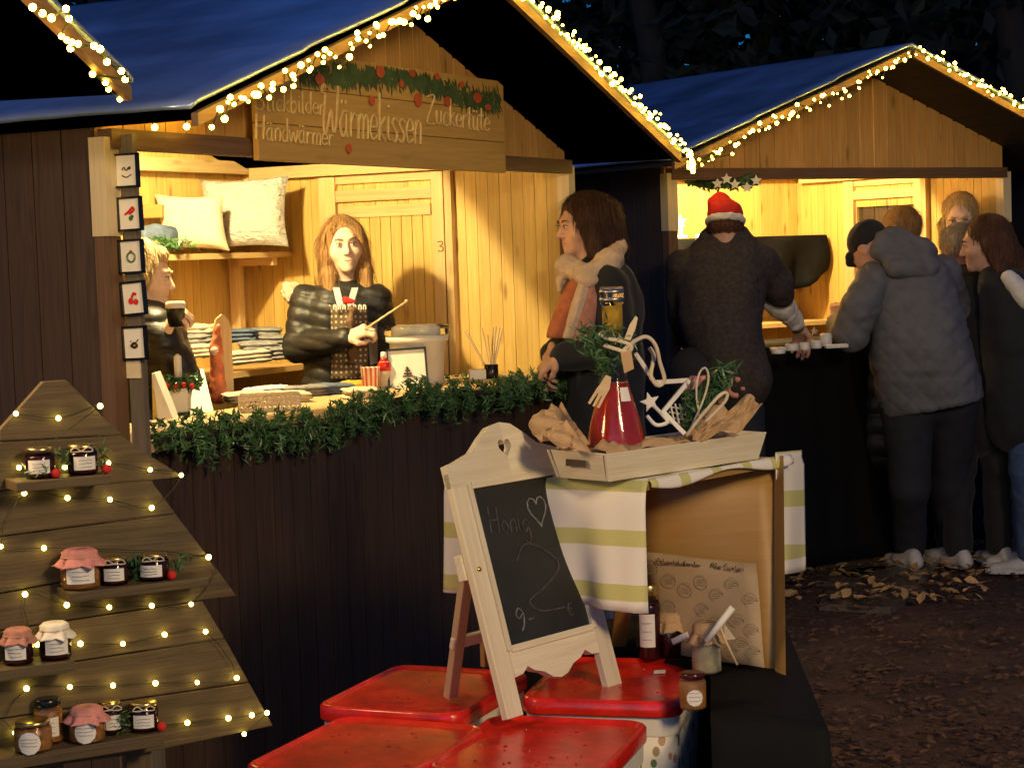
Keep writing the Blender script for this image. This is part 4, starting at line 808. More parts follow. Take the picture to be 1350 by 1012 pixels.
def face_parts(t, c, R3, s=1., brow='hairginger', lip='lip', lids=True, glasses=False):
    w = lambda *p: A(c)+R3@(A(*p)*s)
    for sx in (-1, 1):
        b = MB(); b.sphere(w(sx*.030, .0865, .0055), .0085*s, 12, sc=(1, 1, .8)); ey = b.build('eye', 'eyew', t, True)
        b = MB(); b.sphere(w(sx*.030, .0915, .0055), .0047*s, 10); b.build('iris', 'iris', ey, True)
        b = MB(); b.tube(catmull([w(sx*.017, .0905, .0085), w(sx*.030, .0955, .0135), w(sx*.044, .0865, .009)], 3), [.0018*s]*7, 6); b.build('eyelid', 'hairbrown' if lids else brow, t, True)
        b = MB(); b.tube(catmull([w(sx*.012, .0945, .024), w(sx*.030, .0945, .031), w(sx*.048, .079, .026)], 3), [.0022*s, .003*s, .003*s, .003*s, .0026*s, .002*s, .001*s], 6); b.build('eyebrow', brow, t, True)
    b = MB(); b.tube(catmull([w(-.023, .0815, -.0625), w(-.010, .0905, -.0605), w(0, .0915, -.0615), w(.010, .0905, -.0605), w(.023, .0815, -.0625)], 3), [.001*s, .0018*s, .0024*s]+[.0026*s]*7+[.0024*s, .0018*s, .001*s], 6)
    b.tube(catmull([w(-.017, .083, -.067), w(0, .0915, -.0685), w(.017, .083, -.067)], 3), [.001*s, .0024*s, .003*s, .0032*s, .003*s, .0024*s, .001*s], 6); b.build('mouth', lip, t, True)
    if glasses:
        b = MB()
        for sx in (-1, 1): b.tube([w(sx*.032+.021*math.cos(a), .104, .004+.018*math.sin(a)) for a in np.linspace(0, 6.283, 17)], .0022*s, 5, cap=False); b.tube([w(sx*.053, .103, .008), w(sx*.074, .0, .008)], .0013*s, 5)
        b.tube([w(-.011, .105, .006), w(.011, .105, .006)], .0014*s, 5); b.build('glasses', 'metal', t)
def hand_prims(wr, d, pn, curl=.9, side=1, s=1., spread=.12):
    """wr wrist, d along the palm, pn palm normal (towards the curl), side: thumb on +-cross(d,pn)"""
    wr, d = A(wr), nrm(d); pn = nrm(A(pn)-d*(A(pn)@d)); x = nrm(np.cross(d, pn))*side; pr = [cap(wr-d*.01, wr+d*.02, .026*s, .027*s, .02, flat=(pn, .62))]
    for i in range(4): o = x*(.028-.0185*i)*s; pr.append(cap(wr+d*.025*s+o*.6, wr+d*.082*s+o, .015*s, .0115*s, .012))
    for i, L in enumerate((.040, .045, .042, .033)):
        o = x*(.028-.0185*i)*s; p = wr+d*(.084-(.008 if i == 3 else 0))*s+o; a = curl*(.55+.05*i); dd = nrm(d+x*spread*(1.5-i)*.5)
        for j, (l, r0, r1) in enumerate(((L, .0098, .0088), (L*.62, .0088, .008), (L*.5, .008, .0068))):
            dr = dd*math.cos(a)+pn*math.sin(a); q = p+dr*l*s; pr.append(cap(p, q, r0*s, r1*s, .004)); p = q; a += curl*(.95 if j == 0 else .7)
    p = wr+d*.022*s+x*.026*s; q = p+(d*.55+x*.55+pn*.45*min(1, curl+.3))*.036*s; r = q+(d*.75+x*(.25-.5*curl)+pn*.55*curl)*.030*s; e = r+(d*.7-x*.55*curl+pn*.35*curl)*.024*s
    pr += [cap(p, q, .0155*s, .0115*s, .012), cap(q, r, .0108*s, .0098*s, .006), cap(r, e, .0098*s, .0075*s, .005)]
    return pr
def levels(L, side, k=.05, step=.05, shrink=0., flat=None):
    """stack of stadium shaped cross sections: (centre, half width, half depth)"""
    pr = []
    for (c0, w0, d0), (c1, w1, d1) in zip(L[:-1], L[1:]):
        m = max(1, int(np.linalg.norm(A(c1)-A(c0))/step))
        for i in range(m+(L[-1][0] is c1)):
            t_ = i/m; c = A(c0)*(1-t_)+A(c1)*t_; w_, d_ = w0*(1-t_)+w1*t_-shrink, max(.012, d0*(1-t_)+d1*t_-shrink); h = max(w_-d_, .002); pr.append(cap(c-side*h, c+side*h, d_, d_, k))
    return pr
def pxl(rows, fd, dY=0.):   # rows: xl, xr, y, Y, depth
    return [(P((xl+xr)/2, y, Y+dY), (xr-xl)/2*Y/FPX, d) for xl, xr, y, Y, d in rows]
def limb(pts, rs, k=.03): return [cap(pts[i], pts[i+1], rs[i], rs[i+1], k) for i in range(len(pts)-1)]
def skin_body(t, head, R3, neck, tors, side, arms, hands, legs, mat='skin', h=.007, s=1., nose=1.):
    pr = head_prims(head, R3, s, nose); pr += limb([A(head)+R3@A(0, -.015, -.06)*s, neck], [.050*s, .056*s], .03)
    pr += levels(tors, side, .05, .06, .025)
    for a in arms: pr += limb(a, [.042, .036, .027], .02)
    for hd in hands: pr += hd
    for l in legs: pr += limb(l[:3], [.06, .045, .033], .03)
    return blob('body', pr, h, mat, t)
def sleeve(a, rs, k=.03): return limb(a, rs, k)
def shoe(t, heel, toe, mat, h=.055):
    heel, toe = A(heel), A(toe); d = nrm(toe-heel); sd = np.cross(Zv, d)
    o = blob('shoe', [cap(heel+Zv*.036, heel+d*.08+Zv*.044, .034, .034, .02), cap(heel+d*.07+Zv*.035, toe-d*.04+Zv*.024, .034, .028, .03, flat=(Zv, .85)), ell(heel+d*.13+Zv*.03, (.04, .04, .028), None, .03), cap(heel+d*.015+Zv*.066, heel+d*.04+Zv*.066, .030, .030, .02),
                      ell(heel+d*.1-Zv*.03, (.3, .3, .03), None, .004, True)], .006, mat, t)
    b = MB(); n = 16; pts = []
    L = np.linalg.norm(toe-heel)
    for i in range(n):
        a = 2*math.pi*i/n; q = (heel+toe)/2+d*(L/2+.004)*math.cos(a)+sd*(.040+.006*math.cos(a))*math.sin(a); pts.append(A(q[0], q[1], .002+min(heel[2], toe[2])))
    b.prism(pts, Zv*.02); b.build('sole', 'shoewhite' if mat == 'shoewhite' else mat, o)
folds = lambda a=.004, f=22, sd=0: (lambda V: a*wob(V, f, sd, (1, 1, .6))+a*1.1*(.5-np.abs(wob(V, f*1.2, sd+5, (1, .8, 1.3))))+a*.5*wob(V, f*2.6, sd+3))
def quilt(sp_, a, dirv=Zv, f=.003, seed=0):
    def g(V): s_ = (V@A(dirv))/sp_+.12*wob(V, 6, seed); fr = s_-np.floor(s_); return a*(np.abs(np.sin(math.pi*fr))**.5-.6)+f*wob(V, 28, seed)+f*.6*wob(V, 70, seed+2)
    return g
def person(label, base): return thing('person', label, 'person', base)
def strands(c, axis=Zv, n=46, a=.004, seed=0):
    def g(V): q = V-A(c); th = np.arctan2(q[:, 1], q[:, 0]); return a*np.sin(th*n+3*np.sin(q[:, 2]*9+seed))*(.6+.4*np.sin(th*17+q[:, 2]*20))+.0025*wob(V, 60, seed, (1, 1, .25))
    return g

# --- A: girl behind the craft counter
Yg = 7.0; c = P(453, 324, Yg); fw = nrm(A(CC-c)*A(1, 1, 0)+A(.9, 0, -.05)); R3 = Mof(fw, nrm(Zv+A(-.06, 0, 0))); side = nrm(A(R3[:, 0]*A(1, 1, 0))); gx = P(450, 560, Yg)
base = A(gx[0], gx[1], .06); t = person('long haired girl in a black puffer jacket and dotted apron holding a thin stick', base)
neck = P(452, 372, Yg+.02); tors = pxl([(430, 476, 388, Yg+.01, .05), (410, 496, 400, Yg, .075), (403, 500, 420, Yg, .09), (408, 498, 450, Yg, .095), (402, 500, 500, Yg, .10), (402, 500, 540, Yg, .10)], fw)
elb, wri = P(392, 458, Yg-.04), P(455, 446, Yg-.22); armL = [P(403, 396, Yg), elb, wri]; armR = [P(496, 394, Yg), P(506, 452, Yg+.03), P(500, 500, Yg-.08)]
legs = [[tors[-1][0]+side*s_*.08, A(*(base+side*s_*.08))*A(1, 1, 0)+Zv*.5, A(*(base+side*s_*.09))*A(1, 1, 0)+Zv*.12] for s_ in (-1, 1)]
hd = hand_prims(P(459, 445, Yg-.23), P(478, 436, Yg-.25)-P(459, 445, Yg-.23), A(.25, -.1, -1)*A(1, -2.5, .3), 1.25, -1, .82)
skin_body(t, c, R3, neck, tors, side, [armL, armR], [hd], legs, 'skinpale', .005, .88)
face_parts(t, c, R3, .88, 'hairginger')
w = lambda *p: c+R3@(A(*p)*.88)
hp = [ell(w(0, -.022, .045), A(.083, .097, .088)*.88, R3, .03), cap(w(-.055, .035, .062), w(-.070, .02, -.03), .020, .022, .03), cap(w(.055, .035, .062), w(.070, .02, -.03), .020, .022, .03)]
for sx, xx in ((-1, 0), (1, 0)): hp += [cap(w(sx*.070, .008, -.01), w(sx*.074, .022, -.12), .024, .026, .03), cap(w(sx*.074, .022, -.12), w(sx*.080, .06, -.25), .026, .022, .03), cap(w(sx*.055, -.05, 0), w(sx*.06, -.045, -.18), .05, .045, .03)]
hp.append(ell(w(0, .080, -.030), A(.057, .065, .105)*.88, R3, .012, True))
hairblob('hair', hp, .0055, 'hairginger', t, strands(c, n=70, a=.0014), frizz=.06, n=2600, w=.0012, L=.055, nf=(c, R3[:, 1], .045))
jk = [p for p in levels(tors, side, .05)]
jk += limb([armL[0], elb, wri], [.055, .049, .037], .03)+limb(armR, [.058, .050, .042], .03)
jk += [cap(P(412, 392, Yg+.04), P(436, 380, Yg+.06), .034, .026, .02), cap(P(494, 392, Yg+.03), P(474, 380, Yg+.05), .03, .026, .02)]
m0 = P(463, 420, Yg-.16)
jk += [cap(P(459, 384, Yg-.14), P(462, 430, Yg-.17), .055, .075, .012), cap(P(462, 430, Yg-.17), P(465, 500, Yg-.17), .075, .09, .012)]
for p_ in jk[-2:]: p_['sub'] = True
jk2 = jk[:-2]; subs = jk[-2:]; arm_ = limb([armL[0], elb, wri], [.056, .050, .037], .012)
blob('jacket', jk2+subs+arm_, .008, 'puffer', t, quilt(.048, .007, nrm(A(.25, 0, 1)), .002, 2))
blob('shirt', [cap(P(456, 397, Yg-.03), P(459, 440, Yg-.05), .052, .068, .02), cap(P(459, 440, Yg-.05), P(460, 505, Yg-.05), .07, .075, .02)], .008, 'coatblack', t)
blob('fur_hood', [cap(P(388, 380, Yg+.05), P(384, 392, Yg+.0), .022, .018, .02), ell(P(381, 384, Yg+.02), (.03, .03, .035))], .005, 'scarf', t, lambda V: .006*wob(V, 160))
b = MB()
for xa, xb in ((443, 447), (468, 463)): b.bar(P(xa, 379, Yg-.125), P(xb+(2 if xb < 455 else -2), 404, Yg-.135), .024, .004, side=side)
b.build('apron_strap', 'strap', t)
G = np.zeros((14, 10, 3)); UVg = np.zeros((14, 10, 2))
for i in range(14):
    for j in range(10):
        a_, b_ = j/9, i/13; xx = 437+a_*(485-437)+(-3 if i == 0 else 0); G[i, j] = P(xx, 402+b_*98, Yg-.132-.03*math.sin(math.pi*a_)); UVg[i, j] = (a_*.16, b_*.28)
mb = MB(); mb.grid(G, UVg, .003); mb.build('apron', 'apron', t, True)
b = MB()
for i, x in enumerate((440, 446, 452, 459, 466, 473, 479)): b.tube(catmull([P(x, 408, Yg-.172), P(x+.5, 402, Yg-.172), P(x+3, 403, Yg-.172), P(x+3, 408, Yg-.172)], 3), .0024, 5)
b.build('apron_lettering', 'whitecard', t)
blob('apron_print', [ell(P(462, 397, Yg-.168), (.02, .006, .009)), ell(P(455, 394, Yg-.166), (.01, .005, .01))], .004, 'scarlet', t)
b = MB(); b.tube(catmull([P(466, 405, Yg-.17), P(462, 425, Yg-.185), P(466, 450, Yg-.19), P(463, 478, Yg-.18)], 5), [.014+.006*math.sin(i*1.7) for i in range(16)], 8); b.build('scarf_end', 'brown', t, True)
b = MB(); b.prism([P(484, 425, Yg-.11), P(497, 425, Yg-.10), P(498, 478, Yg-.10), P(488, 482, Yg-.11)], A(0, .01, 0)); b.build('lining', 'lining', t)
for l in legs:
    blob('trouser_leg', limb(l, [.085, .06, .05], .03), .012, 'trouser', t)
b = MB(); b.tube([P(481, 434, Yg-.262), P(505, 418, Yg-.27), P(534, 399, Yg-.28)], [.0035, .0038, .0042], 8); b.sphere(P(536, 397, Yg-.28), .0075, 8); tag(b.build('stick', 'rawwood', None, True), 'thin pale wooden stick with a small knob held by the girl', 'stick')

# --- B: blonde woman at the left end in profile, facing right
Yb = 6.15; c = P(190, 366, Yb); fw = nrm(A(1, -.05, -.12)); R3 = Mof(fw); side = A(R3[:, 0]); base = A(c[0]-.05, c[1]+.05, .06)
t = person('blonde woman in profile at the left end of the craft hut counter', base); neck = P(192, 414, Yb)
tors = [(P(190, 418, Yb), .08, .06), (P(196, 440, Yb), .17, .10), (P(200, 480, Yb), .18, .12), (P(200, 560, Yb), .18, .12), (A(c[0]-.04, c[1]+.05, .85), .17, .12)]
legs = [[A(base[0], base[1]+s_*.08, .85), A(base[0], base[1]+s_*.08, .5), A(base[0], base[1]+s_*.08, .12)] for s_ in (-1, 1)]
ar = [P(205, 440, Yb-.13), P(234, 492, Yb-.17), P(212, 452, Yb-.18)]
hd = hand_prims(P(213, 448, Yb-.18), A(.5, -.1, .8), A(.6, .3, -.5), 1.2, 1, .95)
skin_body(t, c, R3, neck, tors, side, [ar], [hd], legs, 'skinpale', .006, .90, 1.0); face_parts(t, c, R3, .90, 'hairblonde')
w = lambda *p: c+R3@(A(*p)*.90)
hairblob('hair', [ell(w(0, -.028, .048), A(.080, .090, .080), R3, .03), ell(w(0, -.075, .0), A(.06, .06, .07), R3, .03), cap(w(0, .055, .085), w(0, -.05, .12), .025, .02, .02), cap(w(.068, .01, .03), w(.07, -.02, -.13), .026, .03, .03), cap(w(-.068, .01, .03), w(-.07, -.02, -.13), .026, .03, .03), ell(w(0, .095, -.04), A(.062, .070, .09), R3, .012, True)], .006, 'hairblonde', t, strands(c, n=60, a=.0016, seed=3), frizz=.08, n=2000, w=.0013, nf=(c, R3[:, 1], .04))
jk = levels(tors, side)+limb(ar, [.075, .062, .045], .03)+[cap(P(186, 418, Yb), P(212, 424, Yb-.02), .05, .045, .03)]
blob('jacket', jk, .009, 'puffer', t, quilt(.07, .010, Zv, .002, 5))
for l in legs: blob('trouser_leg', limb(l, [.085, .06, .05], .03), .014, 'trouser', t)
q = P(232, 418, Yb-.2); b = MB(); b.lathe(q-Zv*.03, [(.026, 0), (.03, .06), (.031, .062)], 18); t2 = thing('takeaway_cup', 'dark cup with a white lid held up by the blonde woman', 'cup', q-Zv*.03); b.build('cup', 'blackplastic', t2, True)
b = MB(); b.lathe(q-Zv*.03, [(.033, .058), (.033, .068), (.028, .08), (.027, .08)], 18); b.build('lid', 'white', t2, True)

# --- C: woman with the scarf between the two huts, profile facing left
Yw = 7.0; c = P(768, 298, Yw); fw = nrm(A(-1, -.42, -.10)); R3 = Mof(fw); side = nrm(A(R3[:, 0])*A(1, 1, 0)); base = A(P(790, 500, Yw)[0], Yw+.02, 0)
t = person('brown haired woman in a dark coat with a cream and rust scarf', base); neck = P(782, 350, Yw)
tors = [(P(783, 352, Yw), .08, .07), (P(795, 374, Yw+.02), .15, .09), (P(797, 410, Yw+.02), .17, .115), (P(793, 460, Yw), .17, .12), (P(789, 520, Yw), .18, .13), (P(790, 600, Yw), .19, .14), (P(796, 680, Yw), .18, .14)]
legs = [[A(*(base+side*s_*.09))*A(1, 1, 0)+Zv*.75, A(*(base+side*s_*.09))*A(1, 1, 0)+Zv*.45, A(*(base+side*s_*.09))*A(1, 1, 0)+Zv*.1] for s_ in (-1, 1)]
arN = [P(800, 380, Yw-.14), P(812, 462, Yw-.20), P(742, 470, Yw-.24)]; arF = [P(770, 385, Yw+.15), P(760, 450, Yw+.05), P(728, 468, Yw-.1)]
h1 = hand_prims(P(737, 468, Yw-.24), P(718, 484, Yw-.24)-P(737, 468, Yw-.24), A(.6, .3, -1), .9, 1, 1.); h2 = hand_prims(P(726, 462, Yw-.14), P(717, 492, Yw-.16)-P(726, 462, Yw-.14), A(.8, .2, -.3), .7, -1, .95)
skin_body(t, c, R3, neck, tors, side, [arN, arF], [h1, h2], legs, 'skin', .0052, .92, 1.4); face_parts(t, c, R3, .92, 'hairbrown')
w = lambda *p: c+R3@(A(*p)*.92)
hp = [ell(w(0, -.030, .045), A(.088, .098, .092), R3, .03), ell(w(0, -.075, -.03), A(.085, .075, .10), R3, .04), cap(w(.07, .0, .02), w(.078, -.005, -.13), .035, .034, .04), cap(w(-.07, .0, .02), w(-.078, -.005, -.12), .032, .032, .04), cap(w(.03, -.10, -.05), w(.03, -.115, -.16), .07, .045, .04), cap(w(.072, .03, .03), w(.080, .03, -.13), .026, .03, .02), cap(w(.080, .03, -.12), w(.07, .045, -.20), .028, .014, .02), cap(w(0, -.09, .03), w(0, -.12, -.1), .07, .06, .04), ell(w(0, .112, -.035), A(.064, .080, .11), R3, .012, True)]
hairblob('hair', hp, .006, 'hairbrown', t, lambda V: strands(c, n=60, a=.002, seed=1)(V)+.005*wob(V, 26, 3, (1, 1, .8)), frizz=.10, n=3000, w=.0014, L=.06, nf=(c, R3[:, 1], .05))
blob('coat', levels(tors, side)+limb(arN, [.082, .068, .05], .035)+limb(arF, [.075, .06, .045], .03), .010, 'coatblack', t, lambda V: folds(.007, 12, 4)(V)+.005*(.5-np.abs(wob(V, 20, 2, (1.4, 1.4, .5)))))
sc = [cap(P(748, 350, Yw-.12), P(775, 368, Yw-.18), .036, .042, .03), cap(P(775, 368, Yw-.18), P(805, 345, Yw-.13), .042, .040, .03), cap(P(805, 345, Yw-.13), P(816, 324, Yw), .040, .028, .03), cap(P(745, 352, Yw-.12), P(755, 345, Yw+.1), .034, .034, .03), cap(P(755, 345, Yw+.1), P(815, 335, Yw+.12), .034, .036, .03), cap(P(742, 356, Yw-.1), P(737, 382, Yw-.14), .022, .012, .02)]
blob('scarf', sc, .007, 'scarf', t, lambda V: .006*wob(V, 45, 2, (1, 1, 1.5))+.003*wob(V, 120, 1))
def strip(name, mat, p, wd, Yv, seed):
    n = len(p); G = np.zeros((n, 7, 3)); q = catmull(p, 1)
    for i in range(n):
        for j in range(7): a_ = j/6-.5; G[i, j] = P(p[i][0]+a_*wd[i], p[i][1], p[i][2]-.018*math.cos(a_*3)-.006*math.sin(a_*16+seed+i*.6))
    mb = MB(); mb.grid(G, thick=.012); return subsurf(mb.build(name, mat, t, True))
strip('scarf_stripe', 'orangecloth', [(762, 368, 6.82), (752, 392, 6.80), (744, 415, 6.79), (735, 436, 6.78), (731, 446, 6.78)], [14, 22, 25, 25, 22], 0, 0)
strip('scarf_stripe', 'scarf', [(772, 368, 6.81), (765, 392, 6.79), (758, 415, 6.775), (751, 436, 6.77), (747, 447, 6.77)], [14, 15, 15, 14, 13], 0, 1)
strip('scarf_stripe', 'pinkwool', [(783, 368, 6.82), (779, 392, 6.80), (773, 415, 6.78), (767, 438, 6.77), (764, 450, 6.77)], [14, 24, 25, 25, 24], 0, 2)
for l in legs: blob('trouser_leg', limb(l, [.09, .065, .05], .03), .014, 'jeans', t); shoe(t, l[2]*A(1, 1, 0)-fw*A(1, 1, 0)*.05, l[2]*A(1, 1, 0)+fw*A(1, 1, 0)*.19, 'shoebrown')

# --- D: man in the santa hat leaning to the candle counter, seen from behind
Ym = 7.85; c = P(957, 304, Ym-.02); fw = nrm(A(.25, 1, -.25)); R3 = Mof(fw, nrm(Zv+A(.02, .2, 0))); side = nrm(A(R3[:, 0])*A(1, 1, 0)); base = A(P(950, 600, Ym)[0], Ym-.12, 0)
t = person('man in a red hat and mottled brown jacket seen from behind', base); neck = P(957, 318, Ym-.02)
tors = pxl([(932, 985, 316, Ym-.02, .06), (912, 1003, 334, Ym, .08), (899, 1010, 354, Ym, .105), (896, 1004, 390, Ym-.03, .12), (902, 1000, 430, Ym-.08, .125), (918, 1006, 470, Ym-.12, .125), (918, 1018, 500, Ym-.14, .125)], fw)
arR = [P(1003, 345, Ym), P(1030, 388, Ym+.12), P(1050, 428, Ym+.42)]; arL = [P(900, 352, Ym), P(899, 420, Ym+.1), P(908, 448, Ym+.35)]
hd = hand_prims(P(1051, 430, Ym+.43), P(1057, 452, Ym+.5)-P(1051, 430, Ym+.43), A(-.3, -.6, -.5), .8, -1, 1.05)
legs = [[P(945+s_*26, 520, Ym-.12), A(*(base+side*s_*.10))*A(1, 1, 0)+Zv*.48, A(*(base+side*s_*.10))*A(1, 1, 0)+Zv*.10] for s_ in (-1, 1)]
skin_body(t, c, R3, neck, tors, side, [arR, arL], [hd], legs, 'skin', .007, .88)
w = lambda *p: c+R3@(A(*p)*.88)
hairblob('hair', [ell(w(0, -.030, .012), A(.074, .072, .042), R3, .02)], .006, 'hairauburn', t, lambda V: .002*wob(V, 160), L=.015)
jk = levels(tors, side)+limb(arL, [.064, .056, .045], .025)+limb([arR[0], P(1022, 372, Ym+.07), arR[1]], [.074, .066, .056], .025)+[cap(P(940, 312, Ym), P(972, 312, Ym), .045, .045, .02)]
blob('jacket', jk, .0085, 'knitbrown', t, lambda V: folds(.007, 13, 7)(V)+.005*(.5-np.abs(wob(V, 22, 4, (.5, .5, 1.6)))))
blob('collar', [cap(P(940, 306, Ym-.02), P(970, 304, Ym-.03), .030, .026, .02)], .006, 'black', t)
blob('shirt_sleeve', limb([P(1012, 392, Ym+.16), P(1030, 402, Ym+.22), P(1049, 426, Ym+.40)], [.048, .052, .036], .02), .006, 'whitecloth', t, folds(.005, 40, 2))
b = MB(); b.lathe(P(1051, 430, Ym+.425), [(.031, -.008), (.034, 0), (.031, .008)], 16, ax=P(1051, 430, Ym+.43)-P(1030, 402, Ym+.22)); b.build('bracelet', 'ink', t, True)
blob('trousers', [cap(l[0], l[1], .105, .075, .03) for l in legs]+[cap(l[1], l[2], .075, .06, .03) for l in legs]+[cap(legs[0][0]+Zv*.08, legs[1][0]+Zv*.08, .12, .12, .04)], .012, 'trouser', t, folds(.005, 16))
for l in legs: shoe(t, l[2]*A(1, 1, 0)-fw*A(1, 1, 0)*.06, l[2]*A(1, 1, 0)+fw*A(1, 1, 0)*.2, 'shoebrown')
t = thing('santa_hat', 'red felt hat with a white band on the man at the candle counter', 'hat', P(957, 300, Ym-.02))
blob('crown', [ell(w(0, -.02, .075), A(.074, .082, .05), R3, .03), cap(w(0, -.02, .085), w(-.02, -.02, .130), .062, .040, .03), cap(w(-.02, -.02, .14), w(-.056, -.045, .128), .030, .020, .02)], .006, 'scarlet', t, folds(.003, 30))
b = MB(); rg = [w(.078*math.cos(a), -.016+.092*math.sin(a), .042) for a in np.linspace(0, 6.283, 25)]
blob('band', [cap(rg[i], rg[i+1], .0145, .0145, .008) for i in range(24)], .006, 'fluff', t, lambda V: .003*wob(V, 130))

# --- E: man in the grey quilted coat bending over the counter
Ye = 8.35; c = P(1148, 330, Ye+.05); fw = nrm(A(-.55, .55, -.75)); R3 = Mof(fw, nrm(A(-.3, .4, 1))); side = A(.96, -.28, 0); base = A(1.78, 8.58, 0)
t = person('man in a grey quilted hooded coat and dark cap bending over the candle counter', base); neck = P(1178, 345, Ye+.05)
tors = pxl([(1162, 1222, 342, Ye+.08, .09), (1146, 1246, 372, Ye+.03, .115), (1150, 1260, 410, Ye, .13), (1154, 1268, 450, Ye, .14), (1160, 1280, 495, Ye+.03, .145), (1167, 1291, 530, Ye+.06, .145)], fw)
arL = [P(1148, 365, Ye-.02), P(1122, 438, Ye+.02), P(1104, 428, Ye+.28)]; arR = [P(1240, 360, Ye+.1), P(1262, 420, Ye+.3), P(1200, 430, Ye+.5)]
hd = hand_prims(P(1106, 424, Ye+.3), P(1104, 402, Ye+.36)-P(1106, 424, Ye+.3), A(.2, .8, .2), .9, 1, 1.); fl_, fr_ = HZ(1192, 748, .0), HZ(1252, 742, .0)
legs = [[P(1196, 540, Ye+.06), P(1200, 640, 8.45), A(*HZ(1200, 746, 0))+Zv*.085], [P(1256, 535, Ye+.1), P(1252, 640, 8.62), A(*HZ(1257, 740, 0))+Zv*.085]]
skin_body(t, c, R3, neck, tors[:-1], side, [arL, arR], [hd], legs, 'skin', .008, .98)
w = lambda *p: c+R3@(A(*p)*.98)
def diam(V):
    x = V@side/.085; z = V[:, 2]/.085; g1_, g2_ = np.abs(((x+z*.9) % 1)-.5)*2, np.abs(((x-z*.9) % 1)-.5)*2; return .007*(np.minimum(1-g1_, 1-g2_)**.4)+.009*wob(V, 11, 3, (1, 1, .6))+.007*(.5-np.abs(wob(V, 15, 8, (.8, .8, 1.2))))+.003*wob(V, 34, 5)+.006*(.5-np.abs(wob(V, 24, 1, (.5, .5, 1.5))))
blob('coat', levels(tors, side, .07)+[cap(tors[-1][0]-side*.06, P(1232, 556, Ye+.05), .15, .16, .03)]+limb([P(1152, 368, Ye-.03), P(1134, 405, Ye-.07), P(1122, 438, Ye-.04)], [.078, .080, .074], .015)+limb([P(1122, 438, Ye-.04), arL[2]], [.072, .05], .02)+limb(arR, [.085, .075, .055], .03)+[ell(P(1236, 531, Ye+.05)-nrm(Zv*1-side*.19)*1.5, (1.5, 1.5, 1.5), None, .006, True)], .0085, 'coatgrey', t, diam)
blob('hood', [cap(P(1172, 322, Ye-.02), P(1215, 335, Ye-.03), .075, .072, .05), cap(P(1160, 330, Ye-.05), P(1185, 316, Ye+.02), .045, .06, .04), cap(P(1180, 352, Ye-.10), P(1225, 352, Ye-.09), .045, .045, .04)], .008, 'coatgrey', t, folds(.008, 24, 9))
blob('trousers', [cap(legs[0][0]+Zv*.05, legs[1][0]+Zv*.05, .125, .12, .04)]+limb(legs[0], [.115, .088, .070], .03)+limb(legs[1], [.112, .085, .068], .03), .011, 'trouser', t, folds(.004, 12, 1))
for (hx, hy), (tx, ty) in (((1208, 752), (1152, 736)), ((1262, 746), (1232, 744))): hh, tt = HZ(hx, hy, .0), HZ(tx, ty, .0); tt = hh+nrm(tt-hh)*.28 if hx < 1230 else hh+nrm(tt-hh+A(-.02, .12, 0))*.27; shoe(t, hh+Zv*.004, tt+Zv*.004, 'shoewhite')
t = thing('cap', 'dark knitted cap on the bent head of the man in the grey coat', 'cap', c+Zv*.05)
blob('crown', [ell(w(0, -.018, .050), A(.083, .098, .085), R3, .02), ell(w(0, 0, -.085), A(.1, .13, .08), R3, .01, True)], .006, 'coatblack', t, lambda V: .001*wob(V, 200)); blob('peak', [cap(w(-.045, .075, .035), w(.045, .075, .035), .024, .024, .03), cap(w(-.03, .11, .025), w(.03, .11, .025), .016, .016, .03)], .006, 'coatblack', t)

# --- F: person in black puffer standing half hidden behind the grey coat
def bystander(label, xh, yh, Yp, fw, hairmat, hp, coat, coatmat, coatdisp, legmat, feet, skinm='skin', s=1., face=False, zf=0., brow='hairbrown', shoem='shoebrown', lids=True, glasses=False, seed=0, h=.008, arms=()):
    c = P(xh, yh, Yp); fw = nrm(fw); R3 = Mof(fw); side = nrm(A(R3[:, 0])*A(1, 1, 0)); f0 = (A(*feet[0])+A(*feet[1]))/2; t = person(label, A(f0[0], f0[1], zf)); w = lambda *p: c+R3@(A(*p)*s)
    tors = [(P(x, y, Y), w_, d_) for x, y, Y, w_, d_ in coat]; neck = tors[0][0]+Zv*.02; hipc = tors[-1][0]
    legs = [[hipc+side*k*.09+Zv*.12, A(f[0], f[1], .48+zf)*.999, A(f[0], f[1], .10+zf)] for k, f in zip((-1, 1), feet)]
    skin_body(t, c, R3, neck, tors, side, list(arms), [], legs, skinm, h, s)
    if face: face_parts(t, c, R3, s, brow, glasses=glasses)
    hairblob('hair', [ell(w(*p[0]), A(*p[1])*s, R3, .03) if len(p) == 2 else (cap(w(*p[0]), w(*p[1]), p[2], p[3], .03)) for p in hp]+([ell(w(0, .092, -.035), A(.062, .080, .105)*s, R3, .012, True)] if face else []), .0065, hairmat, t, strands(c, n=60, a=.0018, seed=seed), frizz=.12, n=2000, nf=(c, R3[:, 1], .05) if face else None)
    blob('coat', levels(tors, side)+sum([limb(a, [.08, .065, .05], .03) for a in arms], []), .010, coatmat, t, coatdisp)
    blob('trousers', limb(legs[0], [.10, .078, .062], .04)+limb(legs[1], [.10, .078, .062], .04), .012, legmat, t, folds(.006, 16, seed))
    for f in feet: shoe(t, A(f[0], f[1], zf)-fw*A(1, 1, 0)*.06, A(f[0], f[1], zf)+fw*A(1, 1, 0)*.2, shoem)
    return t, w, R3, c
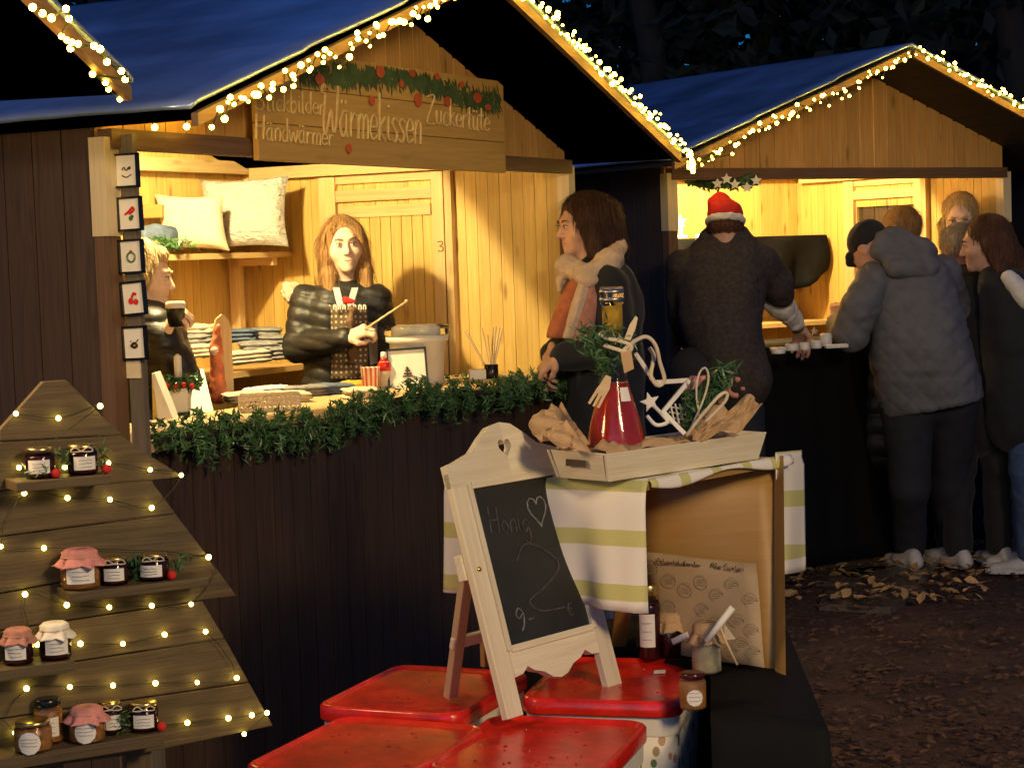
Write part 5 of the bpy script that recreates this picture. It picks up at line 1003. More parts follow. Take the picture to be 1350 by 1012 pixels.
bystander('ginger haired person in a black puffer coat half hidden by the grey coat', 1190, 310, 9.0, A(-.2, 1, -.3), 'hairginger', [((0, -.02, .045), (.085, .10, .09))],
  [(1185, 350, 9.0, .08, .07), (1180, 372, 8.95, .17, .11), (1172, 430, 8.9, .18, .14), (1172, 500, 8.88, .18, .15), (1175, 585, 8.86, .19, .15)], 'puffer', quilt(.10, .014, Zv, .002), 'camo', ((1.80, 8.97), (2.02, 9.02)), zf=.0, seed=4)
# --- G: grey haired woman in a long black coat
t, w, R3, c = bystander('grey haired woman with a dark hair clip and long black coat seen from behind', 1264, 328, 8.75, A(-.35, 1, -.2), 'hairgrey', [((0, -.02, .030), (.084, .095, .088)), ((0, -.080, .02), (.05, .04, .045))],
  [(1272, 366, 8.74, .10, .08), (1290, 384, 8.72, .18, .12), (1300, 430, 8.70, .19, .15), (1302, 500, 8.68, .19, .155), (1304, 560, 8.68, .19, .15)], 'coatblack', folds(.006, 14, 3), 'coatblack', ((2.02, 8.62), (2.22, 8.66)), seed=6, shoem='shoewhite')
b = MB()
for k in range(9): a_ = rnd.uniform(-1.2, 4.2); b.tube([w(0, -.13, .03), w(.03*math.cos(a_), -.14, .03+.03*math.sin(a_))], [.011, .003], 6)
b.build('hair_clip', 'blackplastic', t)
# --- H: fair woman with glasses
bystander('fair haired woman with round glasses facing out between the other customers', 1266, 288, 9.35, A(-.35, -1, -.25), 'hairblonde', [((0, -.028, .045), (.086, .10, .088)), ((-.078, .0, -.02), (-.085, .01, -.13), .03, .025), ((.078, .0, -.02), (.085, .01, -.13), .03, .025), ((0, -.07, -.02), (.08, .06, .09))],
  [(1275, 333, 9.38, .09, .07), (1282, 356, 9.40, .17, .10), (1290, 430, 9.42, .18, .13), (1290, 560, 9.42, .18, .14)], 'coatblack', folds(), 'trouser', ((2.28, 9.4), (2.46, 9.42)), face=True, glasses=True, skinm='skinpale', brow='hairblonde', s=.97, h=.0065, seed=8)
# --- I: long brown haired woman at the right edge
t, w, R3, c = bystander('woman with long brown hair and a black and white jacket at the right edge', 1298, 322, 8.5, A(-1, .18, -.15), 'hairauburn', [((0, -.025, .045), (.086, .10, .09)), ((0, -.075, -.04), (.078, .07, .11)), ((.072, -.015, .0), (.08, -.05, -.17), .036, .03), ((.03, -.11, -.08), (.03, -.15, -.24), .06, .035), ((-.07, -.02, 0), (-.07, -.05, -.15), .035, .03)],
  [(1312, 368, 8.5, .09, .07), (1328, 386, 8.5, .16, .11), (1338, 430, 8.5, .17, .14), (1342, 500, 8.5, .18, .14), (1346, 560, 8.5, .18, .14)], 'coatblack', folds(.005, 16, 6), 'jeans', ((2.30, 8.42), (2.33, 8.60)), face=True, brow='hairbrown', seed=2, h=.0065, shoem='shoewhite')
blob('jacket_panel', [cap(P(1330, 366, 8.34), P(1352, 392, 8.34), .035, .05, .02)], .008, 'whitecloth', t, folds(.004, 30))
# ---------------------------------------------------------------- wooden tree display
tn = A(-math.sin(math.radians(29)), math.cos(math.radians(29)), 0); tp0 = A(-.86, 3.5, 0); tu = A(tn[1], -tn[0], 0)
def TP(x, y, off=0.): return HP(x, y, tp0-tn*off, tn)
TR = thing('wooden_tree_display', 'fir tree shaped display of weathered planks with small ledges at the left front', 'display', TP(70, 1000)*A(1, 1, 0))
planks = [([(0, 581), (0, 566), (57, 503), (88, 501), (146, 560), (162, 572)], 0), ([(-60, 590), (0, 583), (160, 574), (197, 600), (242, 628), (205, 632), (0, 645), (-90, 655)], 0),
          ([(-70, 657), (0, 647), (200, 634), (231, 676), (0, 706), (-80, 712)], .001), ([(-90, 714), (0, 708), (232, 678), (272, 730), (0, 781), (-110, 798)], 0), ([(-120, 800), (0, 783), (273, 732), (312, 785), (268, 790), (0, 830), (-150, 850)], .001),
          ([(-120, 850), (0, 832), (267, 792), (296, 840), (0, 886), (-140, 902)], 0), ([(-150, 904), (0, 888), (297, 842), (328, 898), (0, 946), (-160, 962)], .001), ([(-170, 964), (0, 948), (329, 900), (360, 956), (190, 992), (0, 1018), (-180, 1050)], 0)]
for poly, off in planks:
    b = MB(); b.prism([TP(x, y, -off) for x, y in poly], tn*.018, uax=tu); bevel(b.build('plank', 'old', TR), .0015)
b = MB(); 
for x in (30, 150): q = TP(x, 560); b.obox(A(q[0], q[1], 0)+tn*.019, tu*.05, tn*.03, Zv*(1.15 if x < 100 else 1.0))
for k, (x, hh) in enumerate(((30, 1.15), (150, 1.0))): b = MB(); q = TP(x, 560); b.obox(A(q[0], q[1], 0)+tn*.021, tu*.05, tn*.03, Zv*hh); b.build('support', 'old', TR)
b = MB(); q = TP(60, 900); b.obox(A(q[0], q[1], 0)+tn*.052-tu*.35, tu*.8, tn*.04, Zv*.06); b.build('foot', 'old', TR)
ledges = {}
for i, (xl, yl, xr, yr, th) in enumerate(((22, 641, 146, 620, 13), (92, 789, 275, 753, 13), (-25, 889, 99, 868, 15), (-30, 1004, 216, 966, 17))):
    a = TP(xl, yl, .085); b_ = TP(xr, yr, .085); b = MB(); z0 = (a[2]+b_[2])/2; a[2] = b_[2] = z0; e = b_-a
    b.obox(a-Zv*th/714, e, tn*.084, Zv*th/714*1.); bevel(b.build('ledge', 'old', TR), .002); ledges[i] = z0
fx = [(21, 545), (77, 551), (132, 535), (25, 616), (85, 616), (143, 610), (198, 619), (239, 626), (200, 669), (145, 658), (89, 656), (32, 650), (1, 720), (58, 722), (275, 734), (252, 796), (200, 798), (144, 800), (88, 797), (33, 783), (49, 849), (106, 848), (162, 848), (217, 836), (271, 832), (312, 893), (260, 899), (205, 900), (149, 903), (92, 905), (35, 907), (20, 965), (247, 952), (301, 946), (332, 942), (352, 939), (322, 967)]
fx = [TP(x, y, .012) for x, y in fx]; fairy('string of tiny warm white lights wound across the wooden tree display', fx, 0, 0, mat='bulbtree', r=.0048, fixed=fx, wire=.0008)
def jar(label, x, y, r, h, fill, lid='metalgold', clothm=None, li=0, square=False, off=.045, lab=True, cord=False, z=None, Yp=None, group='small jars of jam and spreads', tilt=0, labr=False):
    if Yp is None: q = TP(x, y, off); q = A(q[0], q[1], ledges[li])
    else: q = A(*P(x, y, Yp)); q[2] = q[2] if z is None else z
    t = thing('jar', label, 'jar', q, group); q = q+Zv*.0005; b = MB(); n = 4 if square else 28
    pr = [(r*.88, 0), (r, .004), (r, h*.74), (r*.84, h*.84), (r*.84, h*.9)]
    b.lathe(q, pr, 28); o = b.build('glass', 'glass', t, True)
    b = MB(); b.lathe(q, [(r*.84, .003), (r*.955, .006), (r*.955, h*.70), (r*.8, h*.78), (.001, h*.78)], 24); b.build('filling', fill, t, True)
    if lab:
        d = nrm((CC-q)*A(1, 1, 0)); a0 = math.atan2(d[1], d[0])+rnd.uniform(-.25, .25); m = 10; G = np.zeros((2, m, 3)) if not labr else np.zeros((6, 12, 3))
        if labr:
            G = np.zeros((8, 12, 3))
            for i in range(8):
                for j in range(12): rr = i/7; an = 6.283*j/11; aa = a0+rr*math.cos(an)*.62; G[i, j] = q+A(math.cos(aa)*(r+.001), math.sin(aa)*(r+.001), h*.36+rr*math.sin(an)*r*.62)
            G = G[::-1]
        else:
            for i in range(2):
                for j in range(m): aa = a0+.75-1.5*j/(m-1); G[i, j] = q+A(math.cos(aa)*(r+.0008), math.sin(aa)*(r+.0008), h*(.62 if i == 0 else .18))
        mb = MB(); mb.grid(G[::-1]); o = mb.build('label', 'whitecard', t, True)
        b = MB()
        for k in range(3):
            aa = a0+.42; pts = [q+A(math.cos(aa-.84*s/5)*(r+.002), math.sin(aa-.84*s/5)*(r+.002), h*(.50-.11*k)+rnd.gauss(0, .0006)) for s in range(6)]; b.tube(pts, .00045, 4)
        b.build('writing', 'inkgrey', o)
    if clothm:
        n_ = 40; rings = [(0.001, h*1.06), (r*.7, h*1.05), (r*.93, h*.97), (r*.90, h*.86), (r*.98, h*.80), (r*1.2, h*.66), (r*1.28, h*.62)]; G = np.zeros((len(rings), n_+1, 3))
        for i, (rr, zz) in enumerate(rings):
            for j in range(n_+1): a = 6.283*j/n_; f = 1+(.10*math.sin(a*7+i*.4)+.06*math.sin(a*12)) * (0 if i < 3 else (i-2)/3); z2 = zz+(.03*h*math.sin(a*4+1)+.03*h*math.sin(a*9) if i >= 5 else 0); G[i, j] = q+A(rr*f*math.cos(a), rr*f*math.sin(a), z2)
        mb = MB(); mb.grid(G[:, ::-1], thick=.001); mb.build('cloth_cover', clothm, t, True); b = MB(); b.lathe(q, [(r*.93, h*.84), (r*.97, h*.85), (r*.93, h*.865)], 24); b.build('cord', 'kraft', t, True)
    else:
        b = MB(); b.lathe(q, [(r*.90, h*.86), (r*.92, h*.865), (r*.92, h*.985), (r*.86, h), (.001, h*.985)], 30); b.build('lid', lid, t, True)
    if cord:
        b = MB(); d = nrm((CC-q)*A(1, 1, 0)); s_ = np.cross(Zv, d); p = q+d*(r+.003)+Zv*h*.8
        b.tube(catmull([p, p+s_*.012+Zv*.008, p+s_*.02, p, p-s_*.012+Zv*.008, p-s_*.02, p], 3), .0012, 5); b.build('bow', 'creamcloth', t)
    return t, q
jar('dark jam jar with a gold lid at the left of the top ledge', 53, 620, .027, .056, 'jamred', li=0); jar('dark jam jar with a two part label at the right of the top ledge', 109, 618, .028, .056, 'jamred', li=0, cord=True)
jar('amber jar under a large pink cloth cover on the middle ledge', 107, 780, .036, .070, 'jamorange', clothm='pink', li=1); jar('dark jar with a white ribbon beside the pink covered jar on the middle ledge', 152, 772, .026, .052, 'jamred', li=1, cord=True); jar('dark jar with a gold lid at the right of the middle ledge', 203, 763, .029, .050, 'jamred', li=1, cord=True)
jar('dark jar with a floral cloth cover at the far left of the third ledge', 25, 880, .027, .062, 'jamred', clothm='pinkwool', li=2); jar('dark jar with a white cloth cover at the right of the third ledge', 74, 876, .029, .064, 'jamred', clothm='whitecloth', li=2)
jar('tall jar with a black lid stacked behind on the lowest ledge', 64, 955, .026, .082, 'jamorange', lid='blackplastic', li=3, off=.02); jar('wide amber jar with a round label on the lowest ledge', 45, 998, .034, .056, 'jamorange', li=3, off=.062, labr=True)
jar('amber jar with a pink cover on the lowest ledge', 116, 985, .033, .062, 'jamorange', clothm='pink', li=3, off=.055, labr=True); jar('narrow dark jar right of the pink covered jar on the lowest ledge', 148, 975, .020, .062, 'jamred', li=3, off=.03, cord=True); jar('dark jar with a gold lid at the right end of the lowest ledge', 191, 968, .027, .056, 'jamred', li=3, cord=True)
def sprig(name, label, c, d, n, L, sz, cat='fir sprig', spread=.012, parent=None):
    d = nrm(d); pts = A(c)[None]+d[None]*(RS.rand(n, 1)*L)+RS.randn(n, 3)*spread; nn = d[None]*.7+RS.randn(n, 3)*.6; V, Fq = cards(pts, sz, .16, nn, 0)
    o = mesh_obj(name, V, Fq, 'fir', parent); return tag(o, label, cat) if label else o
def tl(x, y, i, off=.06): q = TP(x, y, off); return A(q[0], q[1], ledges[i])
for lb, x, y, i in (('red berry bauble between the two jars on the top ledge', 73, 620, 0), ('red berry bauble at the right end of the top ledge', 140, 610, 0), ('small red berry at the right of the middle ledge', 226, 752, 1), ('red berry beside the right jar of the lowest ledge', 213, 960, 3)):
    q = tl(x, y, i, .07); b = MB(); b.sphere(q+Zv*.009, .009, 12); tag(b.build('bauble', 'scarlet', None, True), lb, 'bauble', 'small red baubles on the ledges')
for lb, x, y, i, d in (('tuft of fir twigs and cone left of the first jar on the top ledge', 36, 632, 0, (1, 0, .2)), ('tuft of fir twigs between the two jars of the top ledge', 80, 618, 0, (.2, 0, 1)), ('fir twig at the right end of the top ledge', 133, 608, 0, (.1, .1, 1)), ('tuft of fir twigs between the jars of the middle ledge', 176, 765, 1, (.2, 0, 1)), ('fir twig at the right end of the middle ledge', 225, 752, 1, (.7, .2, .6)), ('fir twig beside the dark jars of the lowest ledge', 160, 972, 3, (.2, 0, 1))):
    sprig('fir_twig', lb, tl(x, y, i, .05)+Zv*.01, d, 60, .04, .018, spread=.007)
# ---------------------------------------------------------------- red lidded containers
ca = nrm(A(.28, .96, 0)); cb = A(ca[1], -ca[0], 0); LB, WB = .425, .345
ZT = .54
def rrect(c, ax, ay, lx, ly, r, n=5):
    pts = []
    for sx, sy, a0 in ((1, 1, 0), (-1, 1, 90), (-1, -1, 180), (1, -1, 270)):
        for k in range(n+1): a = math.radians(a0+90*k/n); pts.append(c+ax*(sx*(lx/2-r)+r*math.cos(a))+ay*(sy*(ly/2-r)+r*math.sin(a)))
    return pts
def loftr(mb, rings, closed_top=True, closed_bot=True):
    n = len(rings[0]); V = [p for r in rings for p in r]; F = []; UV = []; per = [0]
    for j in range(n): per.append(per[-1]+float(np.linalg.norm(rings[0][(j+1) % n]-rings[0][j])))
    for i in range(len(rings)-1):
        for j in range(n): k = (j+1) % n; F.append((i*n+j, i*n+k, (i+1)*n+k, (i+1)*n+j)); z0, z1 = rings[i][j][2], rings[i+1][j][2]; UV.append([(per[j], z0), (per[j+1], z0), (per[j+1], z1), (per[j], z1)])
    if closed_bot: F.append(tuple(range(n))[::-1]); UV.append([(0, 0)]*n)
    if closed_top: m = (len(rings)-1)*n; F.append(tuple(m+j for j in range(n))); UV.append([(0, 0)]*n)
    return mb.add(V, F, UV)
def container(label, cx, cy, z=ZT, rot=0., dz=0.):
    a_ = nrm(ca*math.cos(rot)+cb*math.sin(rot)); b_ = A(a_[1], -a_[0], 0); c = A(cx, cy, 0); t = thing('storage_container', label, 'container', c+Zv*(z-.285), 'red lidded storage containers')
    mb = MB(); zz = lambda h: Zv*(z+h); R_ = lambda s, h, r=.045: rrect(c+zz(h), a_, b_, LB-s, WB-s, r)
    loftr(mb, [R_(.04, -.285), R_(.034, -.28), R_(.016, -.075)]); mb.build('body', 'printed', t, True)
    mb = MB(); loftr(mb, [R_(.024, -.08), R_(.012, -.075), R_(.010, -.030), R_(.024, -.028)]); mb.build('rim', 'white', t)
    mb = MB(); loftr(mb, [R_(.0, -.034), R_(-.002, -.030), R_(-.002, -.006), R_(.004, -.001), R_(.012, .001), R_(.020, -.001), R_(.025, -.007), R_(.032, -.0075, .04)], True, True); o = mb.build('lid', 'red', t, True)
    m = o.modifiers.new('w', 'WEIGHTED_NORMAL') if False else None
    return t
container('container with a plain red lid under the rear easel leg', -.215, 4.19, rot=.10)
container('container with a wet red lid at the front left of the four', -.310, 3.735, z=.532, rot=.12)
container('container whose red lid carries a small white sticker', .212, 4.17, z=.552, rot=-.03)
container('container with a red lid at the front right under the front easel foot', .035, 3.715, z=.530, rot=.02)
b = MB(); q = HZ(868, 886, .545); b.prism([q+A(-.012, -.016, .0015), q+A(.014, -.014, .0015), q+A(.018, .016, .0015), q+A(-.008, .014, .0015)], Zv*.001); tag(b.build('sticker', 'whitecard'), 'small white sticker on the back right red lid', 'sticker')
t = thing('bench', 'low wooden bench carrying the red lidded containers', 'bench', (-.05, 3.95, 0)); b = MB()
for i in range(6): b = MB(); o_ = A(-.62, 3.52+.16*i, .215); b.obox(o_, A(1.05, 0, 0), A(0, .15, 0), Zv*.028); b.build('slat', 'old', t)
for x, y in ((-.55, 3.6), (.35, 3.6), (-.55, 4.35), (.35, 4.35)): b = MB(); b.obox(A(x, y, 0), A(.05, 0, 0), A(0, .05, 0), Zv*.214); b.build('leg', 'old', t)
# water drops on the lids
for i, (cx, cy, z) in enumerate(((-.310, 3.735, .525), (.035, 3.715, .523), (-.215, 4.19, .533), (.212, 4.17, .545))):
    mb = MB()
    for k in range(26 if i < 2 else 12):
        r_ = rnd.uniform(.0015, .005); q = A(cx, cy, z)+ca*rnd.uniform(-.17, .17)+cb*rnd.uniform(-.13, .13); mb.lathe(q, [(r_, 0), (r_*.8, r_*.35), (r_*.3, r_*.5)], 8)
    M.setdefault('water', plain('water_drops', (.35, .02, .01), .03, 0, 0, spec=1)); o = mb.build('water_drops', 'water', None, True); tag(o, kind='stuff')
# ---------------------------------------------------------------- chalkboard easel
EZ = .543; wv = nrm(A(math.sin(.713), math.cos(.713), 0)); ph = math.radians(15.9); nv0 = A(wv[1], -wv[0], 0); hv = Zv*math.cos(ph)-nv0*math.sin(ph); nv = np.cross(wv, hv); nv = nrm(nv*np.sign(nv@nv0)); O_ = HZ(668, 948, EZ)
O_ = A(-.031, 3.862, EZ)
E_ = lambda a, b, d=0.: O_+wv*a*.97+hv*b*1.05+nv*d
WBd, HBd = .40, .565
CB = thing('chalkboard_easel', 'small whitewashed chalkboard easel with a heart cut-out standing on the red lids', 'chalkboard', O_)
for lb, a0 in (('leg', .0), ('leg', WBd-.052)):
    b = MB(); b.prism([E_(a0, 0), E_(a0+.052, 0), E_(a0+.052, .50), E_(a0, .50)], nv*-.018, uax=hv); bevel(b.build('stile', 'whitewood', CB), .002)
top = [(0, .50), (0, .515), (.03, .52), (.09, .535), (.13, .562), (.165, .582), (.20, .588), (.235, .582), (.27, .562), (.31, .535), (.37, .52), (.40, .515), (.40, .50), (.40, .455), (0, .455)]
heart = [(.20+.022*.0625*16*math.sin(a)**3, .535+.022*.0625*(13*math.cos(a)-5*math.cos(2*a)-2*math.cos(3*a)-math.cos(4*a))) for a in np.linspace(0, 2*math.pi, 25)[:-1]]
# top rail with a real heart shaped hole: split in two halves along the centre line
hl = [p for p in heart if p[0] >= .2-1e-6]; hr = sorted([p for p in hl], key=lambda p: p[1]); 
hb_, ht_ = min(p[1] for p in heart), [p for p in heart if abs(p[0]-.2) < 1e-6 and p[1] > .535][0][1] if [p for p in heart if abs(p[0]-.2) < 1e-6 and p[1] > .535] else .54
right = [heart[i] for i in range(0, 13)]
poly = [(.20, .468), (.40, .468), (.40, .515), (.37, .52), (.31, .535), (.27, .562), (.235, .582), (.20, .588)]+right
for s_ in (1, -1):
    pl = [(.2+s_*(x-.2), y) for x, y in poly]; b = MB(); b.prism([E_(x, y, .001) for x, y in pl], nv*-.02, uax=wv); b.build('top_rail', 'whitewood', CB)
bot = [(.052, .130), (.348, .130), (.348, .075), (.32, .078), (.30, .09), (.28, .078), (.25, .07), (.225, .055), (.20, .05), (.175, .055), (.15, .07), (.12, .078), (.10, .09), (.08, .078), (.052, .075)]
b = MB(); b.prism([E_(x, y, .001) for x, y in bot], nv*-.02, uax=wv); b.build('bottom_rail', 'whitewood', CB)
for a0, a1, b0, b1 in ((.046, .060, .128, .470), (.342, .356, .128, .470), (.060, .342, .460, .474), (.060, .342, .124, .138)):
    b = MB(); b.prism([E_(a0, b0, .006), E_(a1, b0, .006), E_(a1, b1, .006), E_(a0, b1, .006)], nv*-.012, uax=hv if b1-b0 > .1 else wv); bevel(b.build('moulding', 'whitewood', CB), .0015)
b = MB(); b.prism([E_(.058, .130, -.003), E_(.345, .130, -.003), E_(.345, .466, -.003), E_(.058, .466, -.003)], nv*-.006); sl_ = b.build('slate', 'slate', CB)
b = MB(); write(b, 'Honig', E_(.088, .365, -.002), wv, hv, .055, .13, .0016, slope=-.1); 
b.tube(catmull([E_(.15, .30, -.002), E_(.19, .33, -.002), E_(.25, .31, -.002), E_(.285, .27, -.002), E_(.22, .235, -.002), E_(.16, .215, -.002), E_(.19, .19, -.002), E_(.27, .185, -.002)], 5), .0016, 5)
write(b, 'E', E_(.275, .165, -.002), wv, hv, .028, .022, .0012); b.build('chalk_writing', 'chalk', sl_)
b = MB(); hh_ = [(.26+.0022*16*math.sin(a)**3*.9, .395+.0022*(13*math.cos(a)-5*math.cos(2*a)-2*math.cos(3*a)-math.cos(4*a))) for a in np.linspace(0, 2*math.pi, 20)]
b.tube([E_(x, y, -.002) for x, y in hh_], .0018, 5); b.build('chalk_heart', 'chalkbright', sl_); b = MB(); write(b, '9', E_(.10, .160, -.002), wv, hv, .048, .03, .0016); write(b, '-', E_(.14, .165, -.002), wv, hv, .04, .022, .0016); b.build('chalk_price', 'chalkbright', sl_)
for k, a0 in enumerate((.0, .37)):    # rear legs hinged to a cleat
    tp = E_(a0+.015, .315, -.02); ft = HZ(594, 918, .541) if k == 0 else HZ(594, 918, .541)+wv*.33; b = MB(); b.bar(tp, ft, .03, .018, side=wv); bevel(b.build('rear_leg', 'rawwood', CB), .002)
b = MB(); b.bar(E_(-.004, .31, -.03), E_(.404, .31, -.03), .055, .022, side=hv); bevel(b.build('cleat', 'whitewood', CB), .002)
b = MB(); f0 = HZ(594, 918, .541); t0 = E_(.015, .315, -.02); m_ = f0+(t0-f0)*.42; b.bar(m_-wv*.02, m_+wv*.36, .028, .012, side=nrm(t0-f0)); bevel(b.build('brace', 'whitewood', CB), .002)
b = MB(); b.lathe(E_(.022, .30, .001), [(.006, 0), (.005, .003), (.001, .0035)], 12, ax=nv); b.build('screw', 'metalgold', CB, True)
# ---------------------------------------------------------------- black draped low table and upturned crate
zt = .552; tb = [(.375, 3.74), (.60, 3.66), (.675, 4.80), (-.02, 4.90), (-.02, 4.62), (.25, 4.46), (.425, 4.20)]
mb = MB(); rings = []
def off_(pts, o, jit): 
    c = np.mean(pts, axis=0); return [A(*(np.array(p)+(np.array(p)-c)/np.linalg.norm(np.array(p)-c)*(o+jit*math.sin(i*2.1)))) for i, p in enumerate(pts)]
dense = []
for i in range(len(tb)):
    p, q = np.array(tb[i]), np.array(tb[(i+1) % len(tb)]); m = max(2, int(np.linalg.norm(q-p)/.03)); dense += [tuple(p+(q-p)*k/m) for k in range(m)]
for z_, o in ((0.0, .03), (.25, .02), (.45, .006), (zt-.01, .0), (zt, -.008)): r_ = off_(dense, o, .008*(1-z_/zt)); rings.append([A(p[0], p[1], z_) for p in r_])
rings = rings; loftr(mb, rings); tag(mb.build('draped_table', 'black', None, True), 'low table under a black cloth reaching the ground right of the containers', 'table')
Apt, Bpt, Cpt = A(.285, 4.06, 0), A(-.155, 4.31, 0), A(.650, 4.46, 0); Dpt = Bpt+Cpt-Apt; zc_ = 1.0
CR = thing('wooden_crate', 'upturned brown wooden crate under the striped cloth, open at its right side', 'crate', (Apt+Cpt)/2*A(1, 1, 0)+Zv*zt)
b = MB(); b.prism([p+Zv*zc_ for p in (Apt, Cpt, Dpt, Bpt)], Zv*-.016, uax=Cpt-Apt); b.build('top_panel', 'mdf', CR)
pan = lambda a_, b_: (P(853, 630, 4.40)*(1-a_)+P(1024, 604, 4.45)*a_)*(1-b_)+(P(838, 862, 4.50)*(1-a_)+P(1024, 886, 4.20)*a_)*b_
G = np.array([[pan(j/7, i/7) for j in range(8)] for i in range(8)]); UVg = np.array([[(j/7*.3, i/7*.45) for j in range(8)] for i in range(8)]); mb = MB(); mb.grid(G, UVg, -.008); mb.build('back_panel', 'mdf', CR, True)
b = MB(); r0, r1 = P(1021, 602, 4.44), P(1022, 884, 4.185); q0, q1 = P(1033, 601, 4.40), P(1036, 892, 4.14); dd = A(.02, .16, 0); 
b.hexa([r1, q1, q1+A(.0, .012, 0), r1+A(0, .012, 0), r0, q0, q0+A(0, .012, 0), r0+A(0, .012, 0)]); b.build('side_edge', 'mdf', CR)
b = MB(); b.bar(A(.235, 4.52, .55), A(.285, 4.10, zc_-.017)+A(-.02, .02, 0), .035, .02, side=A(1, 0, 0)); b.build('corner_post', 'mdf', CR)
b = MB(); b.prism([Bpt+A(.06, .06, .545), Dpt+A(-.02, -.06, .56), Dpt+A(-.02, -.06, zc_-.017), Bpt+A(.06, .02, zc_-.017)], A(.01, -.01, 0)); b.build('rear_panel', 'mdf', CR)
# striped cloth: one sheet over the top, hanging at the left and the right edge
mb = MB()
nC = 40; du_ = nrm(Bpt-Apt)
def drape(p0, p1, q0_, q1_, hang, outn, name_rows=16, seed=0, hang2=None):
    """top strip from edge q back to edge p, then hanging down from p; returns grid"""
    rows = []; uv = []
    for i in range(6):
        rr = []; uu = []
        for j in range(nC+1): a = j/nC; e = p0*(1-a)+p1*a; f = q0_*(1-a)+q1_*a; k = i/5; rr.append(f*(1-k)+e*k+Zv*(zc_+.006+.003*math.sin(a*13+i))); uu.append((a*.5, (k-1)*.3))
        rows.append(rr); uv.append(uu)
    for i in range(1, name_rows):
        k = i/(name_rows-1); rr = []; uu = []
        for j in range(nC+1):
            a = j/nC; e = p0*(1-a)+p1*a; hg = hang if hang2 is None else hang*(1-a)+hang2*a; out = .006+.010*min(1, k*6)+.012*k*math.sin(a*15+seed)*(.4+k)+.006*k*math.sin(a*33+seed)
            rr.append(e+outn*out+Zv*(zc_+.004-hg*k)); uu.append((a*.5, hg*k))
        rows.append(rr); uv.append(uu)
    return np.array(rows), np.array(uv)
outL = nrm(A(-(Apt-Bpt)[1], (Apt-Bpt)[0], 0)); outL = outL if outL[1] < 0 else -outL
g1_, u1_ = drape(Bpt-du_*-.0, Apt, Dpt*.5+Bpt*.5, Cpt*.5+Apt*.5, .265, outL, seed=1, hang2=.285); mb.grid(g1_, u1_, -.0025)
outR = nrm(Cpt-Apt)
tc_ = MB(); 
CLt = thing('striped_tablecloth', 'white tablecloth with green yellow stripes hanging over the crate', 'tablecloth', (Apt+Bpt)/2+Zv*.72)
mb.build('left_fall', 'striped', CLt, True)
g2_ = np.zeros((18, 20, 3)); u2_ = np.zeros((18, 20, 2))
for i in range(18):
    for j in range(20):
        a, k = j/19, i/17; yy = 596+(757-596)*k-3*a*(1-k)+(-6*a*a*(1 if i > 14 else 0)); xx = (1022+(1059-1022)*a)+2.5*k+(-3*a if i < 2 else 0); g2_[i, j] = P(xx, yy, 4.40+.20*a+.018*math.sin(a*7+k*2)*(.3+k)); u2_[i, j] = (a*.2, k*.27+.02)
mb = MB(); mb.grid(g2_, u2_, .0025); mb.build('right_fall', 'striped', CLt, True)
# front hem lapping the open side
G = np.zeros((6, 31, 3)); UVg = np.zeros((6, 31, 2))
for i in range(6):
    for j in range(31): a = j/30; e = Apt*(1-a)+Cpt*a; k = i/5; G[i, j] = e+A(.5, -.45, 0)*(.004+.014*math.sin(min(1, k*1.5)*1.57))+Zv*(zc_+.009-(.018+.010*math.sin(a*9))*k); UVg[i, j] = (k*.05, a*.55)
mb = MB(); mb.grid(G[::-1], UVg[::-1], .002); mb.build('front_hem', 'striped', CLt, True)
# poster inside the crate
PO = thing('poster', 'brown paper poster with small drawn circles and a dark heading leaning in the crate', 'poster', pan(.5, .9)); pq = lambda a_, b_: (P(848, 727, 4.40)*(1-a_)+P(997, 743, 4.30)*a_)*(1-b_)+(P(860, 858, 4.42)*(1-a_)+P(1008, 880, 4.165)*a_)*b_
G = np.array([[pq(j/8, i/8)+A(0, .006*math.sin(j*1.1+i*.8), 0) for j in range(9)] for i in range(9)]); mb = MB(); mb.grid(G, None, -.0008); mb.build('paper', 'paperbrown', PO, True)
px_, py_ = nrm(pq(1, .1)-pq(0, .1)), nrm(pq(.1, 0)-pq(.1, 1)); pn_ = nrm(np.cross(px_, py_)); pn_ = pn_ if pn_[1] < 0 else -pn_; b = MB()
for a_, b_ in ((.07, .15), (.22, .26), (.36, .33), (.50, .24), (.64, .36), (.78, .24), (.93, .36), (.2, .52), (.8, .58), (.92, .66), (.82, .80), (.93, .88), (.1, .74), (.5, .52), (.62, .62), (.72, .9)):
    b = MB(); c = pq(a_, b_)+pn_*.004+A(0, .006*math.sin(a_*8*1.1+b_*8*.8), 0); r_ = .0155; b.tube([c+px_*r_*math.cos(q)+py_*r_*1.1*math.sin(q) for q in np.linspace(0, 6.1, 13)], .0006, 4)
    for k in range(3): b.tube([c+px_*-.009+py_*(.006-.006*k), c+px_*.009+py_*(.006-.006*k)], .0005, 4)
    b.build('drawing', 'inkgrey', PO)
b = MB(); write(b, 'Adventskalender ', pq(.12, .095)+pn_*.004, px_, py_, .013, .115, .0008); write(b, 'Alle Sorten', pq(.60, .085)+pn_*.004, px_, py_, .013, .08, .0008); b.build('heading', 'ink', PO)
